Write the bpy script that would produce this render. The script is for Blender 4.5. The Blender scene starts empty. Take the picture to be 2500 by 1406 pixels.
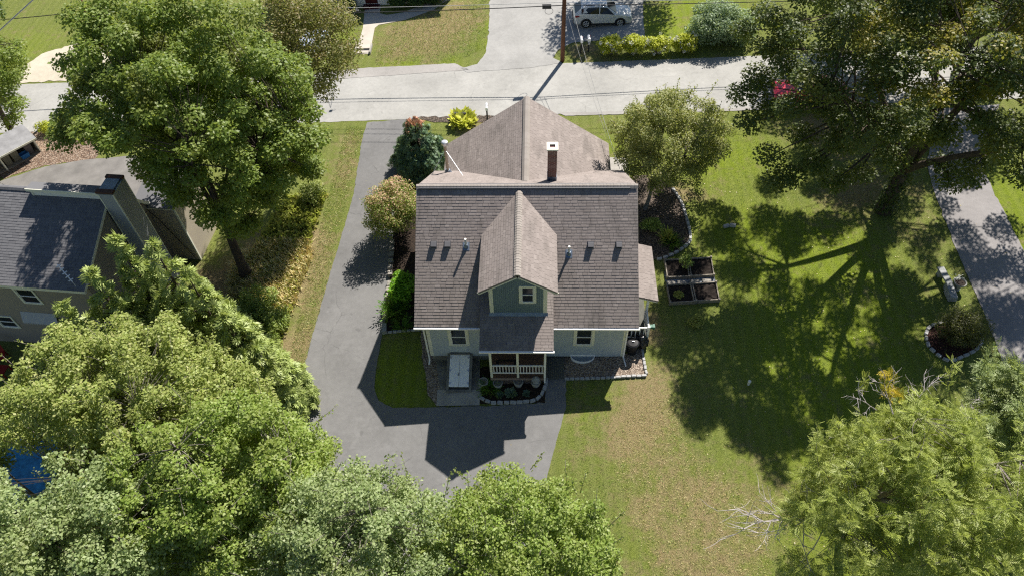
import bpy, bmesh, math, random
import numpy as np
from mathutils import Vector, Matrix
from mathutils.geometry import tessellate_polygon
R = math.radians
sc = bpy.context.scene
col = sc.collection
# ---------------------------------------------------------------- camera
F_PX, PITCH, YAW, ROLL = 1803.07, R(51.656), R(-3.138), R(-2.37)
CAM = np.array([0.507, -20.263, 31.412])
_F = np.array([math.sin(YAW)*math.cos(PITCH), math.cos(YAW)*math.cos(PITCH), -math.sin(PITCH)])
_R0 = np.array([math.cos(YAW), -math.sin(YAW), 0.0]); _U0 = np.cross(_R0, _F)
_R = math.cos(ROLL)*_R0 + math.sin(ROLL)*_U0; _U = -math.sin(ROLL)*_R0 + math.cos(ROLL)*_U0
cd = bpy.data.cameras.new('camera'); cam = bpy.data.objects.new('camera', cd); col.objects.link(cam)
cam.matrix_world = Matrix(((_R[0], _U[0], -_F[0], CAM[0]), (_R[1], _U[1], -_F[1], CAM[1]), (_R[2], _U[2], -_F[2], CAM[2]), (0, 0, 0, 1)))
cd.sensor_fit = 'HORIZONTAL'; cd.sensor_width = 36.0; cd.lens = F_PX/2500*36; cd.clip_end = 800
sc.camera = cam
# ---------------------------------------------------------------- sky, sun, exposure
SUN = Vector((0.435, 0.901, 1.0)).normalized()
w = bpy.data.worlds.new('World'); sc.world = w; w.use_nodes = True
nt = w.node_tree; bg = nt.nodes['Background']
sky = nt.nodes.new('ShaderNodeTexSky'); sky.sky_type = 'NISHITA'; sky.sun_disc = False
sky.sun_elevation = math.asin(SUN.z); sky.sun_rotation = math.atan2(SUN.x, SUN.y)
sky.air_density = 1.1; sky.dust_density = 0.5; sky.ozone_density = 2.6
nt.links.new(sky.outputs[0], bg.inputs[0]); bg.inputs[1].default_value = 0.05
sl = bpy.data.lights.new('sun', 'SUN'); sl.energy = 5.0; sl.angle = R(0.53); sl.color = (1.0, 0.94, 0.85)
so = bpy.data.objects.new('sun', sl); col.objects.link(so)
so.rotation_euler = SUN.to_track_quat('Z', 'Y').to_euler(); so.location = (10, 20, 40)
sc.view_settings.view_transform = 'Standard'; sc.view_settings.look = 'None'
sc.view_settings.exposure = 0.78; sc.view_settings.gamma = 1.0
sc.cycles.use_denoising = False; sc.cycles.pixel_filter_type = 'BLACKMAN_HARRIS'; sc.cycles.filter_width = 1.2
sc.cycles.max_bounces = 6; sc.cycles.transparent_max_bounces = 4
# ---------------------------------------------------------------- helpers
GX = 0.063                                   # the plot rises gently to the right
def gz(x): return GX*x
def _ray(px, py): return _F + _R*(px-1250)/F_PX - _U*(py-703)/F_PX
def gp(px, py, h=0.0):                       # a place on the ground
    r = _ray(px, py); t = (h + GX*CAM[0] - CAM[2])/(r[2]-GX*r[0]); return CAM + t*r
def az(px, py, Z):                           # a place at level Z
    r = _ray(px, py); t = (Z-CAM[2])/r[2]; return CAM + t*r
def ay(px, py, Y):
    r = _ray(px, py); t = (Y-CAM[1])/r[1]; return CAM + t*r
def pix(P_):                                 # where a point shows in the photograph
    v = np.array(P_)-CAM; z = v@_F; return 1250+F_PX*(v@_R)/z, 703-F_PX*(v@_U)/z
OFF = {}
def tag(o, label=None, cat=None, group=None, kind=None):
    if label: o['label'] = label
    if cat: o['category'] = cat
    if group: o['group'] = group
    if kind: o['kind'] = kind
    return o
def thing(name, label, cat, loc=(0, 0, 0), rotz=0.0, group=None, local=False):
    o = bpy.data.objects.new(name, None); col.objects.link(o); o.empty_display_size = 0.2
    o.location = loc; o.rotation_euler = (0, 0, rotz)
    OFF[o.name] = np.zeros(3) if local else np.array(loc, float)
    return tag(o, label, cat, group)
def off_of(p):
    while p is not None:
        if p.name in OFF: return OFF[p.name]
        p = p.parent
    return np.zeros(3)
def mesh_np(name, V, Fq, k):                 # fast mesh: all faces have k corners
    me = bpy.data.meshes.new(name)
    V = np.ascontiguousarray(V, np.float32); Fq = np.ascontiguousarray(Fq, np.int32)
    me.vertices.add(len(V)); me.vertices.foreach_set('co', V.ravel())
    me.loops.add(Fq.size); me.loops.foreach_set('vertex_index', Fq.ravel())
    me.polygons.add(len(Fq)); me.polygons.foreach_set('loop_start', np.arange(0, Fq.size, k, dtype=np.int32))
    me.update(calc_edges=True); return me
class MB:
    def __init__(s): s.v = []; s.f = []
    def add(s, vs, fs):
        n = len(s.v); s.v += [tuple(map(float, v)) for v in vs]; s.f += [tuple(i+n for i in f) for f in fs]; return s
    def box(s, x0, x1, y0, y1, z0, z1):
        vs = [(x, y, z) for z in (z0, z1) for y in (y0, y1) for x in (x0, x1)]
        return s.add(vs, [(0, 2, 3, 1), (4, 5, 7, 6), (0, 1, 5, 4), (2, 6, 7, 3), (0, 4, 6, 2), (1, 3, 7, 5)])
    def obox(s, o, ux, uy, uz):              # box from a corner and three edge vectors
        o, ux, uy, uz = (Vector(a) for a in (o, ux, uy, uz))
        vs = [o+ux*a+uy*b+uz*c for c in (0, 1) for b in (0, 1) for a in (0, 1)]
        return s.add(vs, [(0, 2, 3, 1), (4, 5, 7, 6), (0, 1, 5, 4), (2, 6, 7, 3), (0, 4, 6, 2), (1, 3, 7, 5)])
    def bar(s, a, b, wd, ht, up=(0, 0, 1)):  # rectangular bar between two points
        a, b = Vector(a), Vector(b); d = (b-a).normalized(); up = Vector(up)
        sd = d.cross(up).normalized()
        if sd.length < .1: sd = Vector((1, 0, 0))
        u = sd.cross(d).normalized()
        return s.obox(a-sd*wd/2-u*ht/2, sd*wd, b-a, u*ht)
    def tube(s, pts, rad, n=8, cap=True):
        pts = [Vector(p) for p in pts]
        if not hasattr(rad, '__len__'): rad = [rad]*len(pts)
        vs = []; ref = None
        for i, p in enumerate(pts):
            d = (pts[min(i+1, len(pts)-1)]-pts[max(i-1, 0)]).normalized()
            if ref is None: ref = d.orthogonal().normalized()
            ref = (ref - d*ref.dot(d)).normalized() if (ref-d*ref.dot(d)).length > 1e-4 else d.orthogonal().normalized()
            b = d.cross(ref)
            for k in range(n):
                a = 2*math.pi*k/n; vs.append(p+(ref*math.cos(a)+b*math.sin(a))*rad[i])
        fs = [(i*n+k, i*n+(k+1) % n, (i+1)*n+(k+1) % n, (i+1)*n+k) for i in range(len(pts)-1) for k in range(n)]
        if cap: fs += [tuple(range(n))[::-1], tuple((len(pts)-1)*n+k for k in range(n))]
        return s.add(vs, fs)
    def lathe(s, c, prof, n=20):             # prof: (radius, z)
        c = Vector(c); vs = [c+Vector((r*math.cos(2*math.pi*k/n), r*math.sin(2*math.pi*k/n), z)) for r, z in prof for k in range(n)]
        fs = [(i*n+k, i*n+(k+1) % n, (i+1)*n+(k+1) % n, (i+1)*n+k) for i in range(len(prof)-1) for k in range(n)]
        fs += [tuple(range(n))[::-1], tuple((len(prof)-1)*n+k for k in range(n))]
        return s.add(vs, fs)
    def prism(s, poly, ext):                 # planar polygon (3-D points) extruded by a vector
        p = [Vector(a) for a in poly]; n = len(p); e = Vector(ext)
        return s.add(p+[a+e for a in p], [tuple(range(n))[::-1], tuple(range(n, 2*n))]+[(i, (i+1) % n, n+(i+1) % n, n+i) for i in range(n)])
    def build(s, name, mat, parent=None, smooth=False, bevel=0.0):
        me = bpy.data.meshes.new(name); off = off_of(parent)
        me.from_pydata([(v[0]-off[0], v[1]-off[1], v[2]-off[2]) for v in s.v], [], s.f); me.update()
        bm = bmesh.new(); bm.from_mesh(me); bmesh.ops.recalc_face_normals(bm, faces=bm.faces); bm.to_mesh(me); bm.free()
        me.materials.append(mat)
        if smooth:
            for p in me.polygons: p.use_smooth = True
        o = bpy.data.objects.new(name, me); col.objects.link(o)
        if parent: o.parent = parent
        if bevel:
            m = o.modifiers.new('b', 'BEVEL'); m.width = bevel; m.segments = 2; m.limit_method = 'ANGLE'
        return o
def link_me(name, me, mat, parent=None):
    me.materials.append(mat); o = bpy.data.objects.new(name, me); col.objects.link(o)
    if parent: o.parent = parent
    return o
def copy_tree(o, parent=None):
    c = o.copy(); col.objects.link(c)
    if parent: c.parent = parent
    for ch in [x for x in o.children]: copy_tree(ch, c)
    return c
# ---------------------------------------------------------------- materials
class NT:
    def __init__(s, name):
        s.m = bpy.data.materials.new(name); s.m.use_nodes = True; s.t = s.m.node_tree
        s.p = s.t.nodes['Principled BSDF']; s.out = s.t.nodes['Material Output']
    def n(s, ty, **kw):
        nd = s.t.nodes.new('ShaderNode'+ty)
        for k, v in kw.items():
            if k in nd.inputs.keys(): nd.inputs[k].default_value = v
            else: setattr(nd, k, v)
        return nd
    def l(s, a, b): s.t.links.new(a, b)
    def obj(s, sx=1, sy=1, sz=1):
        c = s.n('TexCoord'); m = s.n('Mapping'); m.inputs['Scale'].default_value = (sx, sy, sz); s.l(c.outputs['Object'], m.inputs[0]); return m.outputs[0]
    def noise(s, vec, scale, detail=3.0, rough=.6):
        nd = s.n('TexNoise'); nd.inputs['Scale'].default_value = scale; nd.inputs['Detail'].default_value = detail; nd.inputs['Roughness'].default_value = rough
        s.l(vec, nd.inputs['Vector']); return nd.outputs['Fac']
    def ramp(s, fac, stops):
        r = s.n('ValToRGB'); e = r.color_ramp.elements
        while len(e) < len(stops): e.new(.5)
        for i, (p, c) in enumerate(stops): e[i].position = p; e[i].color = (*c, 1) if len(c) == 3 else c
        s.l(fac, r.inputs[0]); return r.outputs[0]
    def mix(s, fac, a, b, mode='MIX'):
        m = s.n('MixRGB', blend_type=mode)
        for i, v in ((0, fac), (1, a), (2, b)):
            if isinstance(v, (int, float)): m.inputs[i].default_value = v
            elif isinstance(v, tuple): m.inputs[i].default_value = (*v, 1) if len(v) == 3 else v
            else: s.l(v, m.inputs[i])
        return m.outputs[0]
    def math(s, op, a, b=0.0):
        m = s.n('Math', operation=op)
        for i, v in enumerate((a, b)):
            if isinstance(v, (int, float)): m.inputs[i].default_value = v
            else: s.l(v, m.inputs[i])
        return m.outputs[0]
    def bump(s, h, dist=.02, st=.5):
        b = s.n('Bump'); b.inputs['Distance'].default_value = dist; b.inputs['Strength'].default_value = st
        s.l(h, b.inputs['Height']); s.l(b.outputs[0], s.p.inputs['Normal'])
    def fin(s, colr, rough=.8, spec=.3, metal=0.0):
        if isinstance(colr, tuple): s.p.inputs['Base Color'].default_value = (*colr, 1)
        else: s.l(colr, s.p.inputs['Base Color'])
        s.p.inputs['Roughness'].default_value = rough; s.p.inputs['Specular IOR Level'].default_value = spec; s.p.inputs['Metallic'].default_value = metal
        return s.m
def plain(name, c, rough=.6, var=.15, scale=3.0, spec=.3, metal=0.0, bump=0.0, fine=40.0):
    n = NT(name); v = n.obj()
    a = n.noise(v, scale, 4); b = n.noise(v, fine, 2)
    f = n.math('ADD', n.math('MULTIPLY', a, .6), n.math('MULTIPLY', b, .4))
    lo = tuple(x*(1-var*1.6) for x in c); hi = tuple(min(1, x*(1+var*1.6)) for x in c)
    cc = n.ramp(f, [(.3, lo), (.7, hi)])
    if bump: n.bump(b, bump, .6)
    return n.fin(cc, rough, spec, metal)
LEAF_GAIN = 2.3
def leafmat(name, cols, patch=None, pscale=.35, trans=.46, tcol=None, rough=.5):
    n = NT(name); g = n.n('NewGeometry'); v = n.obj()
    cols = [tuple(min(.8, x*LEAF_GAIN) for x in c_) for c_ in cols]
    c = n.ramp(g.outputs['Random Per Island'], [(i/max(1, len(cols)-1), cc) for i, cc in enumerate(cols)])
    c = n.mix(n.ramp(n.noise(v, .9, 3, .6), [(.38, (.55, .55, .55)), (.6, (0, 0, 0))]), c, n.mix(.5, c, tuple(x*.75 for x in cols[0])))
    c = n.mix(n.ramp(n.noise(v, .55, 3, .6), [(.48, (0, 0, 0)), (.68, (.6, .6, .6))]), c, n.mix(.6, c, (.24, .25, .07), 'MIX'))
    if patch:
        nf = n.noise(v, pscale, 2, .5)
        c = n.mix(n.ramp(nf, [(patch[1], (0, 0, 0)), (patch[1]+.14, (1, 1, 1))]), c, n.mix(g.outputs['Random Per Island'], patch[0], tuple(x*.6 for x in patch[0])))
    n.l(c, n.p.inputs['Base Color']); n.p.inputs['Roughness'].default_value = rough; n.p.inputs['Specular IOR Level'].default_value = .4
    t = n.n('BsdfTranslucent'); n.l(n.mix(.55, c, (.40, .46, .06) if tcol is None else tcol, 'MIX'), t.inputs[0])
    mx = n.n('MixShader'); mx.inputs[0].default_value = trans
    n.l(n.p.outputs[0], mx.inputs[1]); n.l(t.outputs[0], mx.inputs[2]); n.l(mx.outputs[0], n.out.inputs[0])
    return n.m
def grassmat():
    n = NT('lawn_grass'); v = n.obj()
    at = n.n('Attribute', attribute_name='dry'); al = n.n('Attribute', attribute_name='lush')
    big = n.noise(v, .5, 5, .65); mid = n.noise(v, 2.4, 5, .7); fine = n.noise(n.obj(1, 1, 1), 22, 4, .75); vf = n.noise(v, 75, 2, .6)
    g1 = n.ramp(fine, [(.25, (.075, .105, .016)), (.5, (.225, .262, .066)), (.75, (.385, .40, .145))])
    g2 = n.ramp(fine, [(.25, (.085, .140, .008)), (.5, (.255, .335, .026)), (.75, (.43, .49, .075))])
    dr = n.ramp(fine, [(.25, (.17, .125, .055)), (.5, (.36, .285, .145)), (.75, (.55, .45, .26))])
    gg = n.mix(al.outputs['Fac'], g1, g2)
    gg = n.mix(n.ramp(mid, [(.45, (0, 0, 0)), (.75, (.45, .45, .45))]), gg, (.10, .15, .045))
    d = n.math('ADD', at.outputs['Fac'], n.math('MULTIPLY', n.math('SUBTRACT', n.math('ADD', n.math('MULTIPLY', big, .5), n.math('MULTIPLY', mid, .5)), .5), 3.2))
    cc = n.mix(n.ramp(d, [(.18, (0, 0, 0)), (.75, (1, 1, 1))]), gg, dr)
    cc = n.mix(n.ramp(vf, [(.3, (.35, .35, .35)), (.6, (0, 0, 0))]), cc, (.02, .03, .008))
    sx = n.n('SeparateXYZ'); n.l(v, sx.inputs[0]); ws = n.n('TexNoise'); ws.inputs['Scale'].default_value = .5
    st = n.math('SINE', n.math('ADD', n.math('MULTIPLY', sx.outputs[0], 10.5), n.math('MULTIPLY', n.noise(v, .4, 2), 3.0)))
    cc = n.mix(n.math('MULTIPLY', n.math('ADD', st, 1.0), .10), cc, n.mix(.5, cc, (.42, .40, .20)))
    n.bump(n.math('ADD', fine, n.math('MULTIPLY', vf, .7)), .09, .9)
    return n.fin(cc, .9, .1)
def asphalt(name, c, spk=.22, warm=None, cracks=False):
    n = NT(name); v = n.obj()
    a = n.noise(v, .35, 5, .6); b = n.noise(v, 60, 3, .7); m = n.noise(v, 4, 4, .6)
    lo = tuple(x*.80 for x in c); hi = tuple(x*1.16 for x in c)
    cc = n.ramp(n.math('ADD', n.math('MULTIPLY', a, .65), n.math('MULTIPLY', m, .35)), [(.32, lo), (.68, hi)])
    if warm: cc = n.mix(n.ramp(n.noise(v, .22, 3), [(.45, (0, 0, 0)), (.7, (.7, .7, .7))]), cc, warm)
    cc = n.mix(spk, cc, n.ramp(b, [(.35, (.25, .25, .25)), (.5, (.5, .5, .5)), (.66, (.95, .95, .93))]), 'OVERLAY')
    if cracks:
        vo = n.n('TexVoronoi', feature='DISTANCE_TO_EDGE'); vo.inputs['Scale'].default_value = .30
        wn = n.n('TexNoise'); wn.inputs['Scale'].default_value = 1.1; wn.inputs['Detail'].default_value = 5; n.l(v, wn.inputs['Vector'])
        wv = n.mix(.55, v, wn.outputs['Color'], 'ADD'); n.l(wv, vo.inputs['Vector'])
        ck = n.math('MULTIPLY', n.ramp(vo.outputs['Distance'], [(.0, (.55, .55, .55)), (.008, (0, 0, 0))]), n.ramp(n.noise(v, .45, 3), [(.50, (0, 0, 0)), (.62, (1, 1, 1))]))
        cc = n.mix(ck, cc, tuple(x*.38 for x in c))
        pt = n.ramp(n.noise(v, .9, 4, .7), [(.58, (0, 0, 0)), (.72, (.45, .45, .45))]); cc = n.mix(pt, cc, tuple(min(1, x*1.35) for x in c))
        ol = n.ramp(n.noise(v, 1.7, 2, .5), [(.70, (0, 0, 0)), (.76, (.5, .5, .5))]); cc = n.mix(ol, cc, tuple(x*.62 for x in c))
    n.bump(b, .006, .4)
    return n.fin(cc, .92, .2)
def islandmat(name, cols, rough=.9, var=.35, fine=45, bump=.004, stain=None):
    n = NT(name); g = n.n('NewGeometry'); v = n.obj()
    c = n.ramp(g.outputs['Random Per Island'], [(i/max(1, len(cols)-1), cc) for i, cc in enumerate(cols)])
    f = n.noise(v, fine, 3, .7)
    c = n.mix(var, c, n.ramp(f, [(.3, (.3, .3, .3)), (.7, (.75, .75, .75))]), 'OVERLAY')
    if stain:
        c = n.mix(n.ramp(n.noise(n.obj(2.2, .5, .5), 1.0, 4, .6), [(.5, (0, 0, 0)), (.72, (.6, .6, .6))]), c, stain)
    if bump: n.bump(f, bump, .5)
    return n.fin(c, rough, .25)
def woodmat(name, c, rough=.75, s=(3, 40, 40), var=.35):
    n = NT(name); f = n.noise(n.obj(*s), 1.0, 4, .65)
    return n.fin(n.ramp(f, [(.3, tuple(x*(1-var) for x in c)), (.7, tuple(x*(1+var) for x in c))]), rough, .2)
def brickmat(name, c1, c2, mo, sc_=1.0, vert=True):
    n = NT(name); v = n.n('TexCoord').outputs['Object']
    sp = n.n('SeparateXYZ'); n.l(v, sp.inputs[0]); cb = n.n('CombineXYZ')
    n.l(n.math('ADD', sp.outputs[0], sp.outputs[1]), cb.inputs[0]); n.l(sp.outputs[2] if vert else sp.outputs[1], cb.inputs[1])
    if not vert: n.l(sp.outputs[0], cb.inputs[0])
    b = n.n('TexBrick'); n.l(cb.outputs[0], b.inputs['Vector'])
    for k, q in (('Color1', c1), ('Color2', c2), ('Mortar', mo)): b.inputs[k].default_value = (*q, 1)
    b.inputs['Scale'].default_value = sc_; b.inputs['Brick Width'].default_value = .22; b.inputs['Row Height'].default_value = .075; b.inputs['Mortar Size'].default_value = .010
    cc = n.mix(.25, b.outputs['Color'], n.ramp(n.noise(v, 30, 3), [(.3, (.3, .3, .3)), (.7, (.8, .8, .8))]), 'OVERLAY')
    return n.fin(cc, .9, .2)
def glassmat(name, c=(.02, .024, .03)):
    n = NT(name); f = n.noise(n.obj(), 1.3, 2)
    return n.fin(n.ramp(f, [(.35, tuple(x*.6 for x in c)), (.7, tuple(x*1.8 for x in c))]), .08, .6)
def gravelmat(name, cols, scale=28):
    n = NT(name); v = n.obj()
    vo = n.n('TexVoronoi'); vo.inputs['Scale'].default_value = scale; n.l(v, vo.inputs['Vector'])
    r = n.n('SeparateColor'); n.l(vo.outputs['Color'], r.inputs[0])
    c = n.ramp(r.outputs[0], [(i/max(1, len(cols)-1), cc) for i, cc in enumerate(cols)])
    c = n.mix(n.ramp(vo.outputs['Distance'], [(.35, (0, 0, 0)), (.75, (.8, .8, .8))]), c, tuple(x*.25 for x in cols[0]))
    n.bump(n.math('SUBTRACT', 1.0, vo.outputs['Distance']), .03, .9)
    return n.fin(c, .85, .25)
M = {}
M['grass'] = grassmat()
M['drive'] = asphalt('driveway_asphalt', (.182, .180, .180), .32, cracks=True)
M['drive2'] = asphalt('pinkish_asphalt', (.265, .252, .252), .32)
M['road'] = asphalt('road_asphalt', (.365, .36, .342), .20, cracks=True)
M['apron'] = asphalt('old_asphalt', (.33, .315, .30), .30)
M['fardrive'] = asphalt('far_driveway', (.34, .336, .325), .22)
M['sand'] = asphalt('sandy_drive', (.52, .47, .38), .25)
M['conc'] = plain('concrete', (.36, .34, .31), .9, .22, 1.2, bump=.004)
M['paving'] = plain('beige_paving', (.20, .19, .18), .9, .2, 1.2, bump=.004)
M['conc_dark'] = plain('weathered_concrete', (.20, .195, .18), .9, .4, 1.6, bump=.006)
M['walk'] = plain('walkway_concrete', (.50, .46, .40), .9, .12, 1.0)
M['mulch'] = gravelmat('dark_mulch', [(.018, .012, .009), (.04, .026, .018), (.075, .05, .035)], 22)
M['mulch_light'] = gravelmat('pale_mulch', [(.05, .038, .03), (.13, .10, .08), (.24, .19, .15)], 16)
M['mulch_red'] = gravelmat('red_mulch', [(.03, .012, .010), (.06, .022, .018), (.09, .038, .03)], 20)
M['chips'] = gravelmat('leafy_gravel', [(.16, .10, .07), (.30, .21, .15), (.42, .34, .27)], 12)
M['gravel'] = gravelmat('pea_gravel', [(.18, .13, .10), (.36, .29, .23), (.55, .46, .38)], 20)
M['bluestone'] = gravelmat('blue_gravel', [(.22, .25, .30), (.36, .40, .46), (.55, .58, .62)], 18)
M['soil'] = plain('garden_soil', (.022, .016, .013), .95, .5, 5, bump=.03, fine=18)
M['shingle'] = islandmat('brown_shingles', [(.230, .198, .184), (.262, .227, .212), (.246, .212, .198), (.295, .257, .240)], stain=(.13, .115, .105))
M['shingle_cap'] = islandmat('ridge_shingles', [(.27, .242, .218), (.31, .28, .255)])
M['shingle_dk'] = islandmat('slate_shingles', [(.125, .125, .135), (.165, .165, .175), (.145, .145, .155)])
M['siding'] = plain('blue_grey_siding', (.435, .49, .545), .6, .05, 1.0)
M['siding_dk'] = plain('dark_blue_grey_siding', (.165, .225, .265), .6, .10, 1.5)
M['trim'] = plain('cream_trim', (.80, .79, .66), .55, .05, 2)
M['white'] = plain('white_paint', (.80, .80, .79), .45, .04, 2)
M['white_metal'] = plain('white_metal', (.92, .92, .93), .28, .03, 2, spec=.6)
M['glass'] = glassmat('window_glass')
M['glass_car'] = glassmat('car_glass', (.012, .016, .022))
M['awning'] = plain('grey_awning', (.40, .42, .46), .6, .05)
M['brick'] = brickmat('red_brick', (.10, .035, .028), (.16, .06, .045), (.32, .27, .23))
M['flash'] = plain('lead_flashing', (.24, .29, .36), .4, .2, 6, metal=.5)
M['galv'] = plain('galvanised_steel', (.55, .57, .60), .35, .10, 5, metal=.8)
M['galv_warm'] = plain('weathered_steel', (.36, .31, .25), .45, .2, 6, metal=.5)
M['black'] = plain('black_plastic', (.012, .012, .015), .6, .2, 3, spec=.3)
M['bag'] = plain('black_bag', (.014, .013, .018), .22, .3, 14, spec=.6, bump=.03, fine=12)
M['vent'] = plain('grey_vent', (.10, .10, .11), .5, .1)
M['pvc'] = plain('white_pipe', (.80, .78, .72), .5, .05)
M['deckwood'] = woodmat('grey_deck_boards', (.115, .115, .10), s=(40, 3, 40))
M['porchwood'] = woodmat('brown_porch_boards', (.13, .075, .05), s=(3, 40, 40))
M['bedwood'] = woodmat('weathered_timber', (.25, .22, .18), s=(9, 9, 30))
M['lattice'] = plain('lattice', (.26, .20, .17), .8, .1)
M['granite'] = plain('grey_granite', (.40, .40, .40), .85, .25, 8, bump=.01, fine=30)
M['stone'] = plain('pale_stone', (.30, .31, .31), .85, .3, 5, bump=.02, fine=18)
M['fieldstone'] = plain('fieldstone', (.30, .28, .25), .9, .45, 3, bump=.02, fine=14)
M['bark'] = plain('bark', (.075, .058, .045), .95, .4, 4, bump=.02, fine=22)
M['bark_grey'] = plain('grey_bark', (.20, .18, .155), .95, .35, 4, bump=.02, fine=22)
M['twig'] = plain('dead_twig', (.50, .45, .44), .9, .2, 3)
M['pole'] = woodmat('brown_pole', (.13, .060, .036), s=(14, 14, 1.2))
M['cable'] = plain('cable', (.030, .030, .033), .6, .1)
M['cable_grey'] = plain('grey_cable', (.30, .30, .30), .5, .1)
M['cable_lt'] = plain('pale_cable', (.50, .50, .50), .5, .1)
M['lsiding'] = plain('taupe_siding', (.30, .265, .225), .7, .05, 1.0)
M['lsiding_g'] = plain('grey_chase_siding', (.36, .37, .38), .7, .05, 1.0)
M['tanwall'] = plain('tan_wall', (.48, .42, .33), .7, .05, 1)
M['copper'] = plain('rust_cap', (.09, .035, .022), .6, .3, 4)
M['carwhite'] = plain('white_car_paint', (.74, .75, .74), .18, .02, 1, spec=.7)
M['carred'] = plain('red_car_paint', (.50, .02, .05), .2, .05, 1, spec=.7)
M['carblue'] = plain('pale_blue_car_paint', (.42, .48, .62), .2, .05, 1, spec=.7)
M['cardark'] = plain('dark_car_paint', (.015, .016, .02), .2, .05, 1, spec=.7)
M['rubber'] = plain('tyre_rubber', (.014, .014, .014), .8, .1)
M['alloy'] = plain('alloy_wheel', (.62, .62, .62), .3, .05, metal=.4)
M['cladding'] = plain('dark_cladding', (.035, .036, .04), .6, .1)
M['redlight'] = plain('red_tail_light', (.30, .01, .02), .2, .1, spec=.6)
M['lamp'] = plain('head_light', (.35, .40, .46), .1, .1, spec=.7)
M['bluebin'] = plain('blue_plastic', (.03, .16, .42), .5, .1)
M['binwood'] = plain('grey_green_bin', (.18, .18, .14), .6, .1)
M['bluecover'] = plain('blue_cover', (.03, .20, .38), .6, .25, 3, bump=.03, fine=6)
M['terracotta'] = plain('planter_stone', (.33, .33, .31), .9, .25, 6, bump=.01)
M['maroon'] = plain('maroon_paint', (.07, .012, .014), .5, .1)
M['redchair'] = plain('red_chair', (.30, .02, .015), .5, .1)
M['mat'] = plain('dark_mat', (.02, .018, .018), .9, .2)
M['rug'] = plain('brown_rug', (.10, .055, .04), .95, .3, 6)
M['green'] = plain('green_metal', (.05, .16, .11), .5, .1)
# leaves
L = {}
L['maple'] = leafmat('maple_leaves', [(.055, .085, .012), (.085, .125, .020), (.11, .15, .030), (.14, .17, .05)], patch=((.17, .18, .028), .58))
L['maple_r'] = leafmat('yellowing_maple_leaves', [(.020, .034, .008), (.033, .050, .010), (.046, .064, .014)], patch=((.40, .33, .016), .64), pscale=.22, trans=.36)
L['bronze'] = leafmat('bronze_leaves', [(.07, .08, .022), (.11, .105, .035), (.13, .09, .04), (.10, .12, .04)])
L['apple'] = leafmat('apple_leaves', [(.09, .105, .028), (.135, .15, .045), (.165, .175, .06), (.19, .17, .05)])
L['pale'] = leafmat('pale_leaves', [(.12, .15, .035), (.16, .195, .05), (.20, .23, .075), (.23, .23, .09)])
L['mid'] = leafmat('mid_leaves', [(.09, .135, .022), (.12, .17, .030), (.16, .20, .05), (.19, .22, .08)])
L['greyg'] = leafmat('greyish_leaves', [(.10, .14, .05), (.14, .18, .075), (.18, .22, .10), (.21, .24, .13)])
L['locust'] = leafmat('locust_leaves', [(.135, .172, .036), (.19, .225, .058), (.24, .26, .09)], patch=((.24, .19, .03), .68), pscale=.6)
L['turning'] = leafmat('turning_maple_leaves', [(.11, .095, .010), (.16, .135, .012), (.13, .12, .02)])
L['yellow'] = leafmat('golden_leaves', [(.50, .27, .02), (.42, .24, .03)])
L['cypress'] = leafmat('cypress_sprays', [(.12, .155, .042), (.175, .215, .066), (.22, .25, .10)], trans=.3)
L['spruce'] = leafmat('spruce_needles', [(.040, .075, .045), (.065, .11, .066), (.09, .14, .07)], trans=.2)
L['rust'] = leafmat('rusty_needles', [(.24, .11, .07), (.30, .15, .10)], trans=.1)
L['pinkish'] = leafmat('turning_leaves', [(.10, .15, .03), (.15, .19, .05), (.26, .17, .10), (.10, .16, .025), (.19, .20, .07)])
L['pink'] = leafmat('pink_leaves', [(.27, .15, .11), (.33, .21, .15), (.22, .18, .08), (.38, .24, .18)], trans=.35)
L['bluish'] = leafmat('blue_green_leaves', [(.10, .15, .09), (.15, .20, .125), (.19, .235, .16)])
L['hydr'] = leafmat('hydrangea_leaves', [(.24, .26, .02), (.32, .33, .03), (.17, .20, .03)])
L['petal'] = leafmat('cream_petals', [(.62, .58, .42), (.52, .47, .33), (.68, .66, .52)], trans=.2)
L['hosta'] = leafmat('hosta_leaves', [(.50, .46, .05), (.38, .40, .05), (.56, .54, .14)])
L['bright'] = leafmat('bright_green_leaves', [(.09, .20, .012), (.12, .25, .015), (.07, .16, .012)])
L['fern'] = leafmat('fern_fronds', [(.04, .11, .018), (.06, .14, .02), (.08, .16, .025)])
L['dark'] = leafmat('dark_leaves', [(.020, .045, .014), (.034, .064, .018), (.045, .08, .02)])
L['box'] = leafmat('boxwood_leaves', [(.026, .032, .012), (.042, .046, .018), (.058, .056, .024)])
L['weed'] = leafmat('weed_leaves', [(.13, .16, .03), (.19, .20, .05), (.24, .21, .06)])
L['straw'] = leafmat('dry_stalks', [(.36, .27, .13), (.46, .34, .18), (.28, .19, .09)], trans=.15)
L['litter'] = leafmat('fallen_leaves', [(.20, .16, .05), (.26, .23, .14), (.17, .11, .03)], trans=.1)
L['sage'] = leafmat('sage_leaves', [(.06, .10, .07), (.09, .13, .09)])
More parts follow.
